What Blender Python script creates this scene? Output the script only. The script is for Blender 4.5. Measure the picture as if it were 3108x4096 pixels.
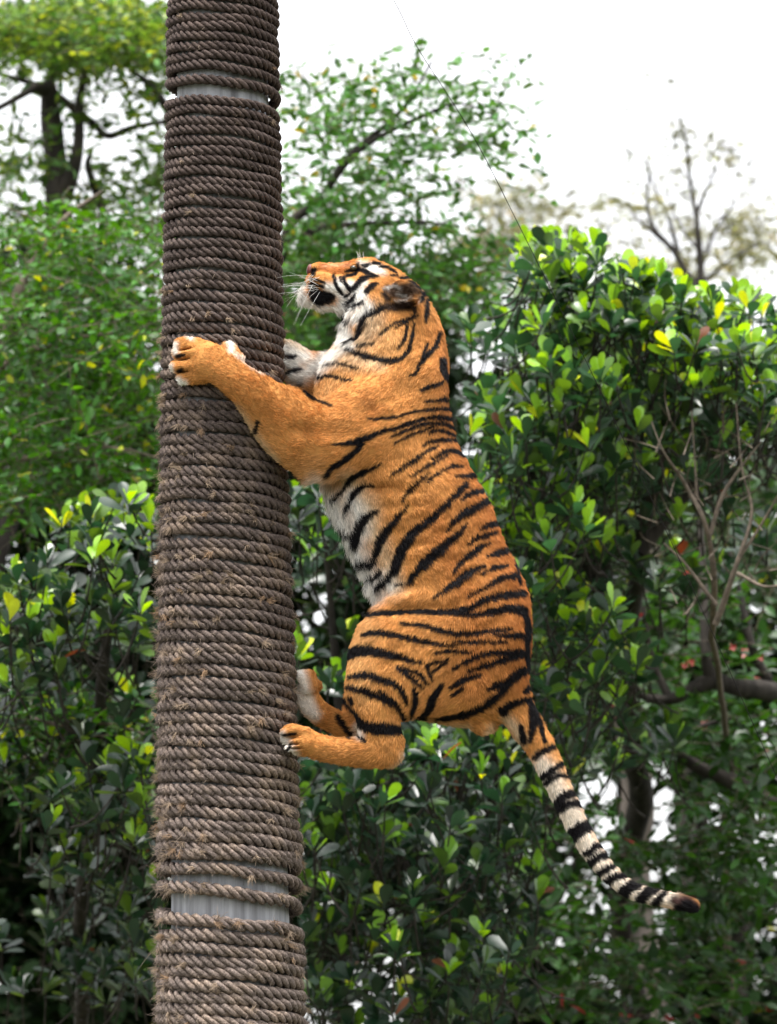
import bpy, math, random
import numpy as np
from mathutils import Matrix, Vector

random.seed(7)
rng = np.random.default_rng(7)
scene = bpy.context.scene
for o in list(bpy.data.objects):
    bpy.data.objects.remove(o, do_unlink=True)
col = scene.collection

# ------------------------------------------------------------------ camera
FPX = 20000.0                      # focal length in photograph pixels (3108 x 4096)
PITCH = math.radians(8.7)
PXM = 1200.0                       # photograph pixels per metre at the pole
DIST = FPX / PXM * math.cos(PITCH)
CAM = np.array([(1554 - 902) / PXM, -DIST, 1.6])
cam_d = bpy.data.cameras.new('camera')
cam_d.sensor_fit = 'VERTICAL'
cam_d.sensor_height = 36.0
cam_d.sensor_width = 27.3
cam_d.lens = 36.0 * FPX / 4096
cam_d.clip_start = 0.1
cam_d.clip_end = 5000
cam_d.dof.use_dof = True
cam_d.dof.focus_distance = DIST / math.cos(PITCH) - 0.12
cam_d.dof.aperture_fstop = 4.8
cam = bpy.data.objects.new('camera', cam_d)
col.objects.link(cam)
cam.location = CAM
cam.rotation_euler = (math.radians(90) + PITCH, 0, 0)
scene.camera = cam

# ------------------------------------------------------------------ sky, sun, exposure
SUN_EL, SUN_AZ = math.radians(77), math.radians(200)   # azimuth from +Y clockwise
w = bpy.data.worlds.new('World')
scene.world = w
w.use_nodes = True
nt = w.node_tree
nt.nodes.clear()
sky = nt.nodes.new('ShaderNodeTexSky')
sky.sky_type = 'NISHITA'
sky.sun_disc = False
sky.sun_elevation = SUN_EL
sky.sun_rotation = SUN_AZ
sky.air_density = 1.0
sky.dust_density = 3.0
hs = nt.nodes.new('ShaderNodeHueSaturation')           # overcast: the blue is veiled by cloud
hs.inputs['Saturation'].default_value = 0.08
bg = nt.nodes.new('ShaderNodeBackground')
bg.inputs['Strength'].default_value = 0.10
out = nt.nodes.new('ShaderNodeOutputWorld')
nt.links.new(sky.outputs[0], hs.inputs['Color'])
nt.links.new(hs.outputs[0], bg.inputs['Color'])
nt.links.new(bg.outputs[0], out.inputs['Surface'])

sun_d = bpy.data.lights.new('sun', 'SUN')
sun_d.energy = 1.5
sun_d.angle = math.radians(14)
sun_d.color = (1.0, 0.965, 0.91)
sun = bpy.data.objects.new('sun', sun_d)
col.objects.link(sun)
sdir = Vector((math.sin(SUN_AZ) * math.cos(SUN_EL), math.cos(SUN_AZ) * math.cos(SUN_EL), math.sin(SUN_EL)))
sun.rotation_euler = sdir.to_track_quat('Z', 'Y').to_euler()
sun.location = (0, 0, 30)

vs = scene.view_settings
vs.view_transform = 'Standard'
vs.look = 'None'
vs.exposure = 2.12
vs.gamma = 1.0
vs.use_curve_mapping = False

# ------------------------------------------------------------------ helpers
FWD = np.array([0, math.cos(PITCH), math.sin(PITCH)])
UPV = np.array([0, -math.sin(PITCH), math.cos(PITCH)])
RGT = np.array([1.0, 0, 0])


def P(u, v, Y=0.0):
    """photograph pixel + world Y (depth) -> world point(s)"""
    u = np.asarray(u, float); v = np.asarray(v, float); Y = np.asarray(Y, float)
    d = FWD + ((u - 1554) / FPX)[..., None] * RGT + ((2048 - v) / FPX)[..., None] * UPV
    t = (Y - CAM[1]) / d[..., 1]
    return CAM + t[..., None] * d


def scale_at(Y):
    return (Y - CAM[1]) / math.cos(PITCH) / FPX       # metres per photograph pixel


def tag(o, label=None, cat=None, group=None, kind=None):
    if label: o['label'] = label
    if cat: o['category'] = cat
    if group: o['group'] = group
    if kind: o['kind'] = kind
    return o


def empty(name, loc):
    o = bpy.data.objects.new(name, None)
    o.empty_display_size = 0.1
    o.location = loc
    col.objects.link(o)
    return o


def mesh_obj(name, V, F, mat, parent=None, colors=None, smooth=True, origin=None):
    """V (n,3) world coords, F (m,k) faces of one size; origin = parent's base"""
    V = np.asarray(V, np.float32)
    F = np.asarray(F, np.int32)
    if origin is not None:
        V = V - np.asarray(origin, np.float32)
    me = bpy.data.meshes.new(name)
    m, k = F.shape
    me.vertices.add(len(V)); me.loops.add(m * k); me.polygons.add(m)
    me.vertices.foreach_set('co', V.ravel())
    me.loops.foreach_set('vertex_index', F.ravel())
    me.polygons.foreach_set('loop_start', np.arange(0, m * k, k, dtype=np.int32))
    me.polygons.foreach_set('loop_total', np.full(m, k, np.int32))
    me.polygons.foreach_set('use_smooth', np.full(m, smooth))
    me.update(calc_edges=True)
    if colors is not None:
        a = me.color_attributes.new('col', 'FLOAT_COLOR', 'POINT')
        c = np.ones((len(V), 4), np.float32)
        c[:, :3] = colors
        a.data.foreach_set('color', c.ravel())
    if mat: me.materials.append(mat)
    o = bpy.data.objects.new(name, me)
    col.objects.link(o)
    if parent: o.parent = parent
    return o


def catmull(pts, n):
    """dense resampling of an (k,d) array, n samples"""
    pts = np.asarray(pts, float)
    k = len(pts)
    if k == 2:
        t = np.linspace(0, 1, n)[:, None]
        return pts[0] * (1 - t) + pts[1] * t
    p = np.vstack([2 * pts[0] - pts[1], pts, 2 * pts[-1] - pts[-2]])
    s = np.linspace(0, k - 1 - 1e-6, n)
    i = s.astype(int); t = (s - i)[:, None]
    p0, p1, p2, p3 = p[i], p[i + 1], p[i + 2], p[i + 3]
    return 0.5 * (2 * p1 + (p2 - p0) * t + (2 * p0 - 5 * p1 + 4 * p2 - p3) * t**2 + (3 * p1 - p0 - 3 * p2 + p3) * t**3)


def tube(path, rad, sides=7, cap=True):
    """returns V, F(quads) of a tapered tube along path (n,3)"""
    path = np.asarray(path, float)
    n = len(path)
    rad = np.broadcast_to(np.asarray(rad, float), (n,))
    T = np.gradient(path, axis=0)
    T /= np.linalg.norm(T, axis=1)[:, None] + 1e-12
    ref = np.array([0.31, 0.87, 0.38]) if abs(T[0] @ np.array([0, 0, 1.0])) > 0.8 else np.array([0.1, 0.2, 1.0])
    A = np.cross(T, ref); A /= np.linalg.norm(A, axis=1)[:, None] + 1e-12
    B = np.cross(T, A)
    a = np.linspace(0, 2 * math.pi, sides, endpoint=False)
    V = path[:, None, :] + rad[:, None, None] * (np.cos(a)[None, :, None] * A[:, None, :] + np.sin(a)[None, :, None] * B[:, None, :])
    idx = np.arange(n * sides).reshape(n, sides)
    q = np.stack([idx[:-1], np.roll(idx, -1, 1)[:-1], np.roll(idx, -1, 1)[1:], idx[1:]], -1).reshape(-1, 4)
    return V.reshape(-1, 3), q


class Geo:
    def __init__(s): s.V = []; s.F = []; s.C = []; s.n = 0
    def add(s, V, F, c=None):
        s.V.append(V); s.F.append(np.asarray(F) + s.n); s.n += len(V)
        if c is not None: s.C.append(np.broadcast_to(np.asarray(c, float), (len(V), 3)))
    def obj(s, name, mat, parent=None, origin=None, smooth=True):
        return mesh_obj(name, np.vstack(s.V), np.vstack(s.F), mat, parent, np.vstack(s.C) if s.C else None, smooth, origin)


def vnoise(p, seed=0):
    """cheap smooth value noise, p (n,3) -> (n,) in -1..1"""
    p = np.asarray(p, np.float64)
    i = np.floor(p).astype(np.int64); f = p - i
    f = f * f * (3 - 2 * f)
    r = np.zeros(len(p))
    for dx in (0, 1):
        for dy in (0, 1):
            for dz in (0, 1):
                h = (i[:, 0] + dx) * 374761393 + (i[:, 1] + dy) * 668265263 + (i[:, 2] + dz) * 2147483647 + seed * 1442695041
                h = (h ^ (h >> 13)) * 1274126177
                h = (h ^ (h >> 16)) & 0xFFFF
                wt = (f[:, 0] if dx else 1 - f[:, 0]) * (f[:, 1] if dy else 1 - f[:, 1]) * (f[:, 2] if dz else 1 - f[:, 2])
                r += wt * (h / 32767.5 - 1)
    return r


def srgb(r, g, b):
    f = lambda c: (c / 255 / 12.92) if c / 255 <= 0.04045 else ((c / 255 + 0.055) / 1.055) ** 2.4
    return (f(r), f(g), f(b))


def new_mat(name):
    m = bpy.data.materials.new(name)
    m.use_nodes = True
    n = m.node_tree
    b = n.nodes['Principled BSDF']
    return m, n, b


def noise_col_mat(name, c1, c2, scale, rough=0.8, bump=0.0, bscale=None, attr=None, stretch=None, spec=0.3):
    m, n, b = new_mat(name)
    tc = n.nodes.new('ShaderNodeTexCoord')
    vec = tc.outputs['Object']
    if stretch:
        mp = n.nodes.new('ShaderNodeMapping'); mp.inputs['Scale'].default_value = stretch
        n.links.new(vec, mp.inputs['Vector']); vec = mp.outputs[0]
    nz = n.nodes.new('ShaderNodeTexNoise'); nz.inputs['Scale'].default_value = scale
    nz.inputs['Detail'].default_value = 6
    n.links.new(vec, nz.inputs['Vector'])
    rp = n.nodes.new('ShaderNodeValToRGB')
    rp.color_ramp.elements[0].position = 0.3; rp.color_ramp.elements[1].position = 0.7
    rp.color_ramp.elements[0].color = (*c1, 1); rp.color_ramp.elements[1].color = (*c2, 1)
    n.links.new(nz.outputs['Fac'], rp.inputs['Fac'])
    colr = rp.outputs[0]
    if attr:
        at = n.nodes.new('ShaderNodeAttribute'); at.attribute_name = attr
        mx = n.nodes.new('ShaderNodeMix'); mx.data_type = 'RGBA'; mx.blend_type = 'MULTIPLY'; mx.inputs[0].default_value = 1
        n.links.new(at.outputs['Color'], mx.inputs[6]); n.links.new(colr, mx.inputs[7]); colr = mx.outputs[2]
    n.links.new(colr, b.inputs['Base Color'])
    b.inputs['Roughness'].default_value = rough
    b.inputs['Specular IOR Level'].default_value = spec
    if bump:
        nb = n.nodes.new('ShaderNodeTexNoise'); nb.inputs['Scale'].default_value = bscale or scale * 4; nb.inputs['Detail'].default_value = 4
        n.links.new(vec, nb.inputs['Vector'])
        bp = n.nodes.new('ShaderNodeBump'); bp.inputs['Strength'].default_value = bump; bp.inputs['Distance'].default_value = 0.01
        n.links.new(nb.outputs['Fac'], bp.inputs['Height']); n.links.new(bp.outputs[0], b.inputs['Normal'])
    return m


# ------------------------------------------------------------------ ground
M_ground = noise_col_mat('ground_soil', (0.035, 0.05, 0.02), (0.08, 0.07, 0.045), 1.5, 0.95, 0.6, 8)
g = 40
xs = np.linspace(-1, 1, g); xs = np.sign(xs) * np.abs(xs) ** 3 * 900
GX, GY = np.meshgrid(xs, xs)
GZ = 0.08 * vnoise(np.stack([GX.ravel() * 0.2, GY.ravel() * 0.2, GX.ravel() * 0], 1), 3).reshape(GX.shape)
gv = np.stack([GX.ravel(), GY.ravel(), GZ.ravel() - 0.08], 1)
gi = np.arange(g * g).reshape(g, g)
gf = np.stack([gi[:-1, :-1], gi[:-1, 1:], gi[1:, 1:], gi[1:, :-1]], -1).reshape(-1, 4)
tag(mesh_obj('ground', gv, gf, M_ground), kind='structure')

# ------------------------------------------------------------------ pole and rope
# outline half width of the wrapped pole and its centre, in photograph pixels by height
YV = np.array([-900, 0, 450, 1000, 1500, 2000, 2500, 3000, 3500, 4096, 5200.])
LE = np.array([672, 663, 655, 648, 640, 634, 630, 630, 628, 626, 622.])
RE = np.array([1094, 1117, 1127, 1134, 1142, 1160, 1180, 1192, 1210, 1224, 1246.])


def pole_at(v):
    l = np.interp(v, YV, LE); r = np.interp(v, YV, RE)
    return (l + r) / 2, (r - l) / 2


M_pole = noise_col_mat('pole_concrete', (0.15, 0.15, 0.16), (0.46, 0.47, 0.50), 11, 0.75, 0.5, 60, stretch=(2.6, 2.6, 0.12))
pole = empty('climbing_pole', P(925, 4096, 0) * np.array([1, 1, 0]) + np.array([0, 0, -0.05]))
tag(pole, 'tall grey post wound with thick brown rope, gripped by the tiger', 'pole')
PBASE = np.array(pole.location)
vv = np.concatenate([np.linspace(-900, 5200, 30)])
c, h = pole_at(vv)
rope_r_px = np.interp(vv, [-200, 300, 1500, 3000, 4100], [19.5, 20, 22.5, 25, 26])
ppath = P(c, vv, 0.0)
prad = (h - 2.0 * rope_r_px - 9) / PXM
ppath = np.vstack([ppath, PBASE[None]])
prad = np.append(prad, prad[-1] * 1.05)
V, F = tube(ppath, prad, 40)
# flat top
V = np.vstack([V, ppath[:1]])
po = mesh_obj('pole_core', V, F, M_pole, pole, origin=PBASE)
me_cap = Geo()
a = np.linspace(0, 2 * math.pi, 40, endpoint=False)
vt = np.vstack([ppath[0] + prad[0] * np.stack([np.cos(a), np.sin(a), 0 * a], 1), ppath[0] + prad[0] * np.stack([np.cos(a), np.sin(a), 0 * a], 1) + [0, 0, 0.03], ppath[:1] + [0, 0, 0.05]])
fc = [[i, (i + 1) % 40, 40 + (i + 1) % 40, 40 + i] for i in range(40)] + [[40 + i, 40 + (i + 1) % 40, 80, 80] for i in range(40)]
fc3 = [[f[0], f[1], f[2]] for f in fc] + [[f[0], f[2], f[3]] for f in fc[:40]]
mesh_obj('cap', vt, np.array(fc3), M_pole, pole, origin=PBASE, smooth=False)

# rope material: per-vertex colour x fine fibre noise
m, n, b = new_mat('rope_fibre')
at = n.nodes.new('ShaderNodeAttribute'); at.attribute_name = 'col'
tc = n.nodes.new('ShaderNodeTexCoord')
nz = n.nodes.new('ShaderNodeTexNoise'); nz.inputs['Scale'].default_value = 160; nz.inputs['Detail'].default_value = 5
n.links.new(tc.outputs['Object'], nz.inputs['Vector'])
mr = n.nodes.new('ShaderNodeMapRange'); mr.inputs['From Min'].default_value = 0.3; mr.inputs['From Max'].default_value = 0.7
mr.inputs['To Min'].default_value = 0.42; mr.inputs['To Max'].default_value = 1.6
n.links.new(nz.outputs['Fac'], mr.inputs['Value'])
mx = n.nodes.new('ShaderNodeMix'); mx.data_type = 'RGBA'; mx.blend_type = 'MULTIPLY'; mx.inputs[0].default_value = 1
n.links.new(at.outputs['Color'], mx.inputs[6]); n.links.new(mr.outputs[0], mx.inputs[7])
n.links.new(mx.outputs[2], b.inputs['Base Color'])
b.inputs['Roughness'].default_value = 0.85; b.inputs['Specular IOR Level'].default_value = 0.15
bp = n.nodes.new('ShaderNodeBump'); bp.inputs['Strength'].default_value = 0.5; bp.inputs['Distance'].default_value = 0.004
n.links.new(nz.outputs['Fac'], bp.inputs['Height']); n.links.new(bp.outputs[0], b.inputs['Normal'])
M_rope = m

# heights (photograph y at the front middle) where successive turns cross
turns = []
y = -330.0
while y < 330: turns.append(y); y += 39.5
turns[-1] = 322
y = 404.0
while y < 2130: turns.append(y); y += 39.5 + 7.0 * min(1, max(0, (y - 400) / 1700))
y = turns[-1] + 53
while y < 3400: turns.append(y); y += 46.6 + 1.2 * (y - 2200) / 1200
turns += [3418, 3484, 3566, 3689, 3750, 3801, 3849, 3898, 3948, 3997, 4046, 4095]
y = 4145
while y < 4420: turns.append(y); y += 50
turns = np.array(turns)
# the front of a turn shows higher than the axis at the same height (camera below)
turns = turns + rng.normal(0, 2.2, len(turns)) + (pole_at(turns)[1] - 20) * np.sin(PITCH + (2048 - turns) / FPX)
NT = len(turns)


def rope_r(v):
    return np.interp(v, [-200, 300, 1000, 2000, 3000, 4100], [20.8, 21, 22.2, 25, 26, 27]) / PXM


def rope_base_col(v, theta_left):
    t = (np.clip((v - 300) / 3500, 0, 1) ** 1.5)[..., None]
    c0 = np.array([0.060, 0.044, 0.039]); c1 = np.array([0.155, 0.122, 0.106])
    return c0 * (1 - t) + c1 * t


fib_V = []; fib_C = []
NSEG, SIDES = 204, 7
phase = 0.0
for i in range(NT):
    v0 = turns[i] if i == 0 else (turns[i - 1] + turns[i]) / 2
    v1 = (turns[i] + turns[i + 1]) / 2 if i < NT - 1 else turns[i] + 25
    s = np.linspace(0, 1, NSEG + 1)
    ang = math.pi / 2 + s * 2 * math.pi          # back -> left -> front -> right -> back
    vfront = turns[i]
    # quadratic blend so that the front crosses at the measured height
    v = v0 + (v1 - v0) * s
    v = v + (vfront - (v0 + v1) / 2) * np.sin(np.pi * s) ** 2
    cpx, hpx = pole_at(v)
    rr = rope_r(v)
    rr = rr * (1 + rng.normal(0, 0.035) + 0.03 * np.sin(ang * 2 + i * 3.3))
    wob = 1 + 0.012 * np.sin(ang * 3 + i * 1.7) + 0.008 * np.sin(ang * 7 + i) + rng.normal(0, 0.006)
    R = (hpx / PXM - rr * 0.97) * wob
    ctr = P(cpx, v, 0.0)
    cx_, sy_ = np.cos(ang), np.sin(ang)
    wav = 0.0030 * np.sin(ang * 2 + i * 2.1) + 0.0022 * np.sin(ang * 5 + i * 0.7)
    C = np.stack([ctr[:, 0] + R * cx_, R * sy_, ctr[:, 2] - 0.055 * R * cx_ + wav], 1)
    if v0 < -260 and i == 0: pass
    T = np.gradient(C, axis=0); T /= np.linalg.norm(T, axis=1)[:, None]
    N = np.stack([cx_, sy_, 0 * cx_], 1)
    B = np.cross(T, N); B /= np.linalg.norm(B, axis=1)[:, None]
    N = np.cross(B, T)
    arc = np.concatenate([[0], np.cumsum(np.linalg.norm(np.diff(C, axis=0), axis=1))])
    lay = rr.mean() * 4.7
    nl = round(arc[-1] / lay)
    tw = phase + arc / arc[-1] * nl * 2 * math.pi
    # fray grows downwards and on the left of the post
    wear = np.clip((v.mean() - 700) / 1600, 0, 1)
    geo = Geo()
    for k in range(3):
        a0 = tw + k * 2 * math.pi / 3
        off = 0.52 * rr
        ctrk = C + (np.cos(a0) * off)[:, None] * N + (np.sin(a0) * off)[:, None] * B
        sr = rr * 0.495 * (1 + wear * 0.10 * np.sin(arc * 90 + k * 2 + i) + 0.03 * np.sin(arc * 37 + i))
        aa = np.linspace(0, 2 * math.pi, SIDES, endpoint=False)
        VV = ctrk[:, None] + sr[:, None, None] * (np.cos(aa)[None, :, None] * N[:, None] + np.sin(aa)[None, :, None] * B[:, None])
        idx = np.arange((NSEG + 1) * SIDES).reshape(NSEG + 1, SIDES)
        q = np.stack([idx[:-1], idx[1:], np.roll(idx, -1, 1)[1:], np.roll(idx, -1, 1)[:-1]], -1).reshape(-1, 4)
        VV = VV.reshape(-1, 3)
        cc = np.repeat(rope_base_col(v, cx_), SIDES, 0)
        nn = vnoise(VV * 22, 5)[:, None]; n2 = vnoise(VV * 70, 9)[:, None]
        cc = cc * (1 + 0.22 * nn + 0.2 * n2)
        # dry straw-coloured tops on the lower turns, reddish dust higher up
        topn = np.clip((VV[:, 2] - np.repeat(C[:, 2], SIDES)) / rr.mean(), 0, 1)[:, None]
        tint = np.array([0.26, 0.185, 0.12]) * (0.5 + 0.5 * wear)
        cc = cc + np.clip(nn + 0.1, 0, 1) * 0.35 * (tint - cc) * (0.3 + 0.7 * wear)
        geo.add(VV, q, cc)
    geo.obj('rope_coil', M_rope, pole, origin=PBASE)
    # fibres
    nf = int(90 + 520 * wear)
    ss = rng.random(nf); ia = (ss * NSEG).astype(int)
    leftness = np.clip(-cx_[ia], 0, 1)
    keep = rng.random(nf) < (0.35 + 0.65 * leftness) if wear > 0 else np.ones(nf, bool)
    ia = ia[keep]; nf = len(ia)
    pa = rng.uniform(-1.6, 1.6, nf)
    nrm = np.cos(pa)[:, None] * N[ia] + np.sin(pa)[:, None] * B[ia]
    root = C[ia] + nrm * (rr[ia] * 0.9)[:, None] + T[ia] * rng.normal(0, 0.004, nf)[:, None]
    L = rng.gamma(2.2, 0.0048, nf) * (0.7 + 0.6 * wear * (0.4 + leftness[keep]))
    # tufts: bunches of longer fibres from one spot
    d = nrm * rng.uniform(0.25, 0.9, nf)[:, None] + T[ia] * rng.normal(0, 0.8, nf)[:, None] + np.array([0, 0, -0.35]) + rng.normal(0, 0.3, (nf, 3))
    d /= np.linalg.norm(d, axis=1)[:, None]
    mid = root + d * (L * 0.5)[:, None]
    d2 = d + rng.normal(0, 0.35, (nf, 3)) + np.array([0, 0, -0.15]); d2 /= np.linalg.norm(d2, axis=1)[:, None]
    tip = mid + d2 * (L * 0.5)[:, None]
    fib_V.append(np.stack([root, mid, tip], 1))
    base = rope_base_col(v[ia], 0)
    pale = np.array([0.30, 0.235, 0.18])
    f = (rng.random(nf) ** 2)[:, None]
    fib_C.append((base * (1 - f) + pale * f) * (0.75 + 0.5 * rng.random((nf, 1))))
    ntuft = rng.poisson(0.4 + 4.5 * wear)
    for _ in range(ntuft):
        th = rng.uniform(0.18, 0.85) if rng.random() < 0.6 else rng.uniform(0.1, 0.45)
        j = int(th * NSEG)
        nb = rng.integers(12, 34)
        pa = rng.uniform(-0.9, 0.9)
        nr = math.cos(pa) * N[j] + math.sin(pa) * B[j]
        dm = nr * 0.7 + T[j] * rng.normal(0, 0.6) + np.array([0, 0, -0.5]) * rng.random()
        root = C[j] + nr * rr[j] * 0.85 + rng.normal(0, 0.0035, (nb, 3))
        L = rng.uniform(0.010, 0.034, nb) * (0.6 + 0.6 * wear)
        d = dm + rng.normal(0, 0.30, (nb, 3)); d /= np.linalg.norm(d, axis=1)[:, None]
        mid = root + d * (L * 0.5)[:, None]
        d2 = d + rng.normal(0, 0.3, (nb, 3)) + [0, 0, -0.2]; d2 /= np.linalg.norm(d2, axis=1)[:, None]
        fib_V.append(np.stack([root, mid, mid + d2 * (L * 0.5)[:, None]], 1))
        f = 0.4 + 0.6 * rng.random((nb, 1))
        tc_ = np.array([0.36, 0.27, 0.19]) if rng.random() < 0.8 else np.array([0.34, 0.22, 0.13])
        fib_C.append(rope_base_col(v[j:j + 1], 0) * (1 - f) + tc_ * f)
    phase = tw[-1]


def hair_object(name, pts, rad0, colors, mat, parent, origin, tip=0.25):
    """pts (n,k,3) world; one Curves object"""
    n_, k_ = pts.shape[:2]
    hc = bpy.data.hair_curves.new(name)
    hc.add_curves([k_] * n_)
    hc.attributes['position'].data.foreach_set('vector', (pts - origin).astype(np.float32).ravel())
    ra = hc.attributes.get('radius') or hc.attributes.new('radius', 'FLOAT', 'POINT')
    prof = np.linspace(1, tip, k_)
    r = (np.broadcast_to(rad0, (n_,))[:, None] * prof[None]).astype(np.float32)
    ra.data.foreach_set('value', r.ravel())
    ca = hc.attributes.new('col', 'FLOAT_COLOR', 'CURVE')
    c4 = np.ones((n_, 4), np.float32); c4[:, :3] = colors
    ca.data.foreach_set('color', c4.ravel())
    hc.materials.append(mat)
    o = bpy.data.objects.new(name, hc)
    col.objects.link(o)
    o.parent = parent
    return o


def strand_mat(name, rough=0.6, spec=0.2):
    m, n, b = new_mat(name)
    at = n.nodes.new('ShaderNodeAttribute'); at.attribute_name = 'col'
    n.links.new(at.outputs['Color'], b.inputs['Base Color'])
    b.inputs['Roughness'].default_value = rough
    b.inputs['Specular IOR Level'].default_value = spec
    return m


M_fib = strand_mat('rope_fray', 0.8, 0.1)
fo = hair_object('frayed_fibres', np.vstack(fib_V), 0.0007, np.vstack(fib_C), M_fib, pole, PBASE, 0.4)
fo['kind'] = 'stuff'
# ------------------------------------------------------------------ tiger
# Body laid out in photograph pixels (u, v) with radius r, depth w (px, minus = towards the camera) and half depth b.
# Every chain is a run of overlapping ellipsoids; chains melt together into one continuous skin (surface nets).
CH = {}
CH['torso'] = dict(k=30, flow=1, pts=[
    (1580, 1235, 122, 0, 112), (1560, 1305, 190, 0, 150), (1588, 1400, 204, 0, 165), (1566, 1510, 230, 0, 190),
    (1548, 1640, 248, 0, 212), (1550, 1760, 268, 0, 222), (1560, 1860, 280, 0, 228), (1640, 2030, 285, 0, 228),
    (1715, 2190, 286, 0, 216), (1768, 2310, 284, 0, 200), (1816, 2450, 300, 0, 205), (1838, 2580, 280, 0, 200),
    (1882, 2690, 216, 0, 175)])
CH['rump'] = dict(k=40, flow=1, pts=[(1900, 2560, 216, 0, 180), (1955, 2715, 160, 0, 130), (2020, 2765, 98, 0, 90)])
CH['chest'] = dict(k=45, flow=1, pts=[(1480, 1400, 110, 0, 110), (1390, 1490, 105, 0, 130), (1370, 1640, 120, 0, 150), (1400, 1800, 130, 0, 150)])
def both(name, pts, **kw):
    CH[name + '_n'] = dict(pts=[(a, b_, r, -w_, d) for a, b_, r, w_, d in pts], **kw)
    CH[name + '_f'] = dict(pts=pts, **kw)
both('scapula', [(1700, 1480, 90, 90, 70), (1630, 1580, 150, 125, 85), (1520, 1690, 178, 150, 92)], k=50, flow=1)
CH['arm_n'] = dict(k=24, flow=1, pts=[
    (1600, 1610, 170, -110, 110), (1490, 1690, 182, -150, 105), (1380, 1740, 172, -180, 105), (1262, 1766, 150, -205, 105),
    (1165, 1700, 143, -232, 105), (1081, 1635, 108, -262, 92), (1007, 1566, 83, -296, 80), (938, 1510, 71, -306, 70),
    (893, 1478, 70, -305, 62), (845, 1447, 76, -292, 58)])
CH['elbow_n'] = dict(k=26, flow=1, pts=[(1285, 1820, 100, -190, 90), (1240, 1872, 50, -180, 50)])
for nm, pts in dict(
        t1=[(835, 1408, 44, -285, 42), (775, 1383, 37, -252, 38), (722, 1380, 31, -205, 34)],
        t2=[(820, 1425, 42, -292, 42), (760, 1412, 36, -258, 38), (712, 1412, 30, -198, 34)],
        t3=[(820, 1460, 42, -288, 42), (750, 1465, 36, -250, 38), (703, 1467, 30, -192, 34)],
        t4=[(825, 1488, 44, -280, 42), (775, 1502, 38, -250, 38), (734, 1510, 33, -212, 34)],
        t5=[(940, 1440, 40, -300, 40), (918, 1396, 31, -282, 32)]).items():
    CH['fore_toe_' + nm] = dict(k=9, flow=1, pts=pts)
CH['arm_f'] = dict(k=38, flow=1, pts=[
    (1600, 1610, 170, 110, 110), (1450, 1600, 165, 150, 105), (1330, 1545, 120, 190, 100), (1225, 1490, 88, 235, 90), (1150, 1440, 78, 268, 80),
    (1060, 1405, 72, 292, 70), (960, 1385, 74, 302, 62)])
for i_, dv in enumerate((-52, -18, 18, 52)):
    CH['far_toe_%d' % i_] = dict(k=9, flow=1, pts=[(950, 1385 + dv * .7, 42, 298, 42), (860, 1380 + dv, 36, 272, 36), (800, 1382 + dv * 1.1, 30, 236, 32)])
both('thigh', [(1740, 2500, 185, 90, 120), (1622, 2600, 208, 142, 112), (1566, 2705, 171, 160, 105)], k=28, flow=1)
both('ham', [(1820, 2690, 175, 80, 90), (1710, 2760, 112, 110, 85), (1620, 2790, 85, 145, 72)], k=40, flow=1)
CH['groin'] = dict(k=40, flow=1, pts=[(1680, 2770, 100, 0, 110), (1780, 2795, 100, 0, 110), (1880, 2800, 92, 0, 100), (1960, 2790, 84, 0, 90)])
CH['shin_n'] = dict(k=26, flow=1, pts=[(1520, 2760, 128, -158, 96), (1515, 2850, 92, -168, 80), (1520, 2920, 84, -172, 66), (1528, 2984, 82, -172, 58), (1462, 3005, 66, -174, 52),
    (1362, 3004, 54, -176, 48), (1285, 2990, 52, -180, 50), (1222, 2968, 56, -186, 52)])
CH['heel_n'] = dict(k=18, flow=1, pts=[(1540, 2975, 68, -172, 46), (1562, 3020, 50, -172, 40)])
for i_, (du, dv, ww) in enumerate(((1143, 2930, -205), (1140, 2958, -170), (1160, 2985, -215), (1190, 3000, -180))):
    CH['hind_toe_%d' % i_] = dict(k=8, flow=1, pts=[(1225, 2955 + (dv - 2955) * .6, 36, ww, 34), (du + 30, dv - 6, 31, ww - 6, 30), (du, dv, 25, ww, 26)])
CH['shin_f'] = dict(k=26, flow=1, pts=[(1560, 2705, 150, 140, 100), (1452, 2800, 75, 130, 66), (1425, 2860, 60, 115, 52), (1400, 2905, 55, 100, 46), (1330, 2880, 50, 85, 44), (1268, 2842, 50, 70, 44), (1232, 2795, 50, 58, 46), (1230, 2745, 44, 48, 48)])
for i_, (du, dv, ww) in enumerate(((1202, 2702, 0), (1206, 2700, 34), (1225, 2696, 66), (1250, 2730, 90))):
    CH['far_hind_toe_%d' % i_] = dict(k=8, flow=1, pts=[(1232, 2750, 36, ww * .8 + 12, 30), (du + 14, dv + 14, 30, ww, 28), (du, dv, 24, ww, 24)])
CH['tail'] = dict(k=30, flow=1, pts=[
    (2030, 2770, 92, 0, 80), (2085, 2868, 76, 0, 68), (2128, 2935, 64, 0, 60), (2163, 2992, 57, 0, 55), (2213, 3098, 51, 0, 51), (2262, 3205, 48, 0, 48), (2325, 3330, 44, 0, 44),
    (2400, 3448, 40, 0, 40), (2490, 3540, 36, 0, 36), (2560, 3574, 34, 0, 34), (2630, 3591, 33, 0, 33), (2712, 3607, 33, 0, 33), (2768, 3622, 30, 0, 30)])
CH['scrotum'] = dict(k=14, flow=1, pts=[(1905, 2880, 44, -22, 40), (1930, 2898, 45, -22, 40)])
CH['scrotum2'] = dict(k=14, flow=1, pts=[(1925, 2875, 44, 24, 40), (1955, 2888, 44, 24, 40)])
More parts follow.
